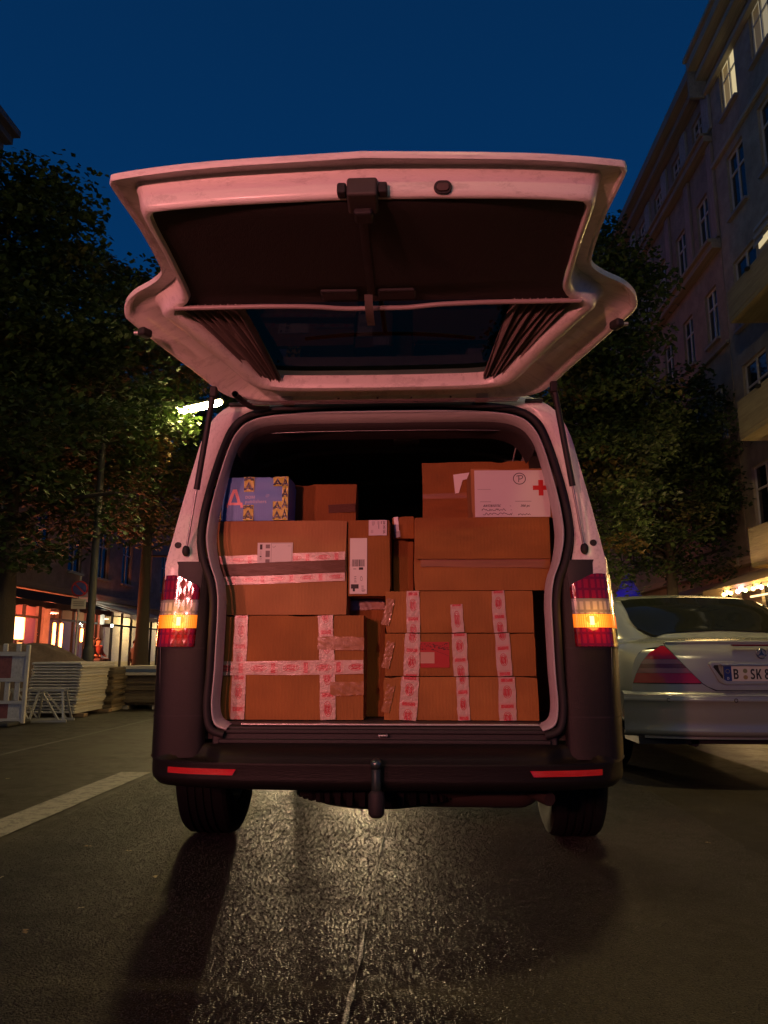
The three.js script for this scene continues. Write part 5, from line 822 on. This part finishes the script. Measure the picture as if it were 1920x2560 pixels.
    const B = [['hip', 'chest', .15, .17], ['chest', 'neck', .15, .06], ['neck', 'head', .055, .10], ['ls', 'le', .06, .05], ['le', 'lw', .045, .035], ['rs', 're', .06, .05], ['re', 'rw', .045, .035], ['chest', 'ls', .13, .07], ['chest', 'rs', .13, .07], ['lh', 'lk', .10, .065], ['lk', 'la', .06, .042], ['rh', 'rk', .10, .065], ['rk', 'ra', .06, .042], ['la', 'lf', .045, .04], ['ra', 'rf', .045, .04]];
    const n = 56, mc = new MarchingCubes(n, m_dark, false, false, 60000), S = .92; mc.isolation = 0; mc.reset();
    for (let k = 0; k < n; k++) for (let j = 0; j < n; j++) for (let i = 0; i < n; i++) {
      const p = [(i / n * 2 - 1) * S, (j / n * 2 - 1) * S + .66, (k / n * 2 - 1) * S]; let d = 9;
      for (const [a, b, r0, r1] of B) { const A = J[a], Q = J[b], ab = [Q[0] - A[0], Q[1] - A[1], Q[2] - A[2]], ap = [p[0] - A[0], p[1] - A[1], p[2] - A[2]], t = Math.max(0, Math.min(1, (ap[0] * ab[0] + ap[1] * ab[1] + ap[2] * ab[2]) / (ab[0] ** 2 + ab[1] ** 2 + ab[2] ** 2))); const e = Math.hypot(ap[0] - ab[0] * t, ap[1] - ab[1] * t, ap[2] - ab[2] * t) - lerp(r0, r1, t), h = Math.max(0, .04 - Math.abs(d - e)) / .04; d = Math.min(d, e) - h * h * .01; }
      mc.field[k * n * n + j * n + i] = -d;
    }
    mc.update();
    const c = mc.count ?? mc.geometry.drawRange.count, pos = new Float32Array(mc.positionArray.slice(0, c * 3)), nor = new Float32Array(mc.normalArray.slice(0, c * 3)); for (let i = 0; i < c; i++) { pos[i * 3] *= S; pos[i * 3 + 1] = pos[i * 3 + 1] * S + .66; pos[i * 3 + 2] *= S; }
    const g = new THREE.BufferGeometry(); g.setAttribute('position', new THREE.BufferAttribute(pos, 3)); g.setAttribute('normal', new THREE.BufferAttribute(nor, 3));
    const col = new Float32Array(c * 3); for (let i = 0; i < c; i++) { const y = pos[i * 3 + 1], hand = y < .73 && y > .62 && pos[i * 3 + 2] > .24 && Math.abs(pos[i * 3]) > .09; const q = y > 1.07 || hand ? [.42, .25, .18] : y > .56 ? top : legs; col.set(q, i * 3); } g.setAttribute('color', new THREE.BufferAttribute(col, 3));
    const t = thing('person', label, 'person', [x, .13, z], turn, 'guests on the bar terrace'); part('body', g, mat(1, 1, 1, .8, 0, { vertexColors: true }), t); part('hair', new THREE.SphereGeometry(.118, 16, 12, 0, 6.283, 0, 1.7).rotateX(-.35).translate(0, 1.24, .025), mat(.03, .02, .015, .9), t);
    const face = part('face', [new THREE.ConeGeometry(.016, .04, 6).rotateX(1.2).translate(0, 1.21, .142), new THREE.SphereGeometry(.011, 8, 6).translate(.035, 1.235, .128), new THREE.SphereGeometry(.011, 8, 6).translate(-.035, 1.235, .128), bx(-.025, .025, 1.16, 1.167, .12, .134)], mat(.25, .12, .09, .7), t);
  };
  const chair = (label, x, z, turn) => { const t = thing('terrace_chair', label, 'chair', [x, .13, z], turn, 'terrace chairs'); part('seat', bx(-.2, .2, .375, .405, -.2, .2, .01), m_dark, t); part('backrest', bx(-.2, .2, .5, .85, -.215, -.195, .008), m_dark, t); for (const a of [-.18, .18]) { part('leg', bx(a - .012, a + .012, 0, .375, .16, .184), m_dark, t); part('leg', bx(a - .012, a + .012, 0, .85, -.19, -.166), m_dark, t); } };
  [['person in a dark jacket sitting on the bar terrace beside the lamp post', -12.1, -28.7, 1.5, [.05, .03, .03], [.03, .03, .04], 'dark chair under the guest in the dark jacket'], ['person in a red top sitting beside the dark-jacketed guest', -12.2, -29.5, 1.2, [.25, .06, .05], [.04, .04, .05], 'dark chair under the guest in the red top'], ['person in a grey top sitting by the pale awning', -12.0, -32.9, 1.9, [.16, .15, .14], [.03, .03, .03], 'dark chair under the guest in the grey top']].forEach(([l, x, z, t, a, b, c]) => { person(l, x, z, t, a, b); chair(c, x, z, t); });

  // fallen leaves on the asphalt
  const lg = sheet([[[-.5, 0, 0], [-.28, .10, .18], [0, .05, 0]], [[-.2, .12, -.34], [0, .05, 0], [.1, .14, .36]], [[.06, .02, 0], [.26, .1, -.2], [.6, .06, 0]]]); const lc = [mat(.36, .28, .15, .8), mat(.42, .36, .24, .8), mat(.30, .20, .10, .8)];
  [[-1.1, -3.35], [-1.42, -2.95], [-1.30, -3.42], [-.86, -2.98], [-.98, -2.62], [-1.05, -2.4], [1.62, -2.75], [1.5, -3.0], [1.72, -2.35], [1.36, -3.6], [-2.6, -5.2], [1.9, -3.3]].forEach(([x, z], k) => { const o = single('fallen_leaf', lg, lc[k % 3], 'small fallen leaf lying on the asphalt around the van', 'leaf', [x, .003, z], k * 1.7, 'fallen leaves on the road'); o.scale.setScalar(rr(.022, .036)); });
}
renderer.render(scene, camera);
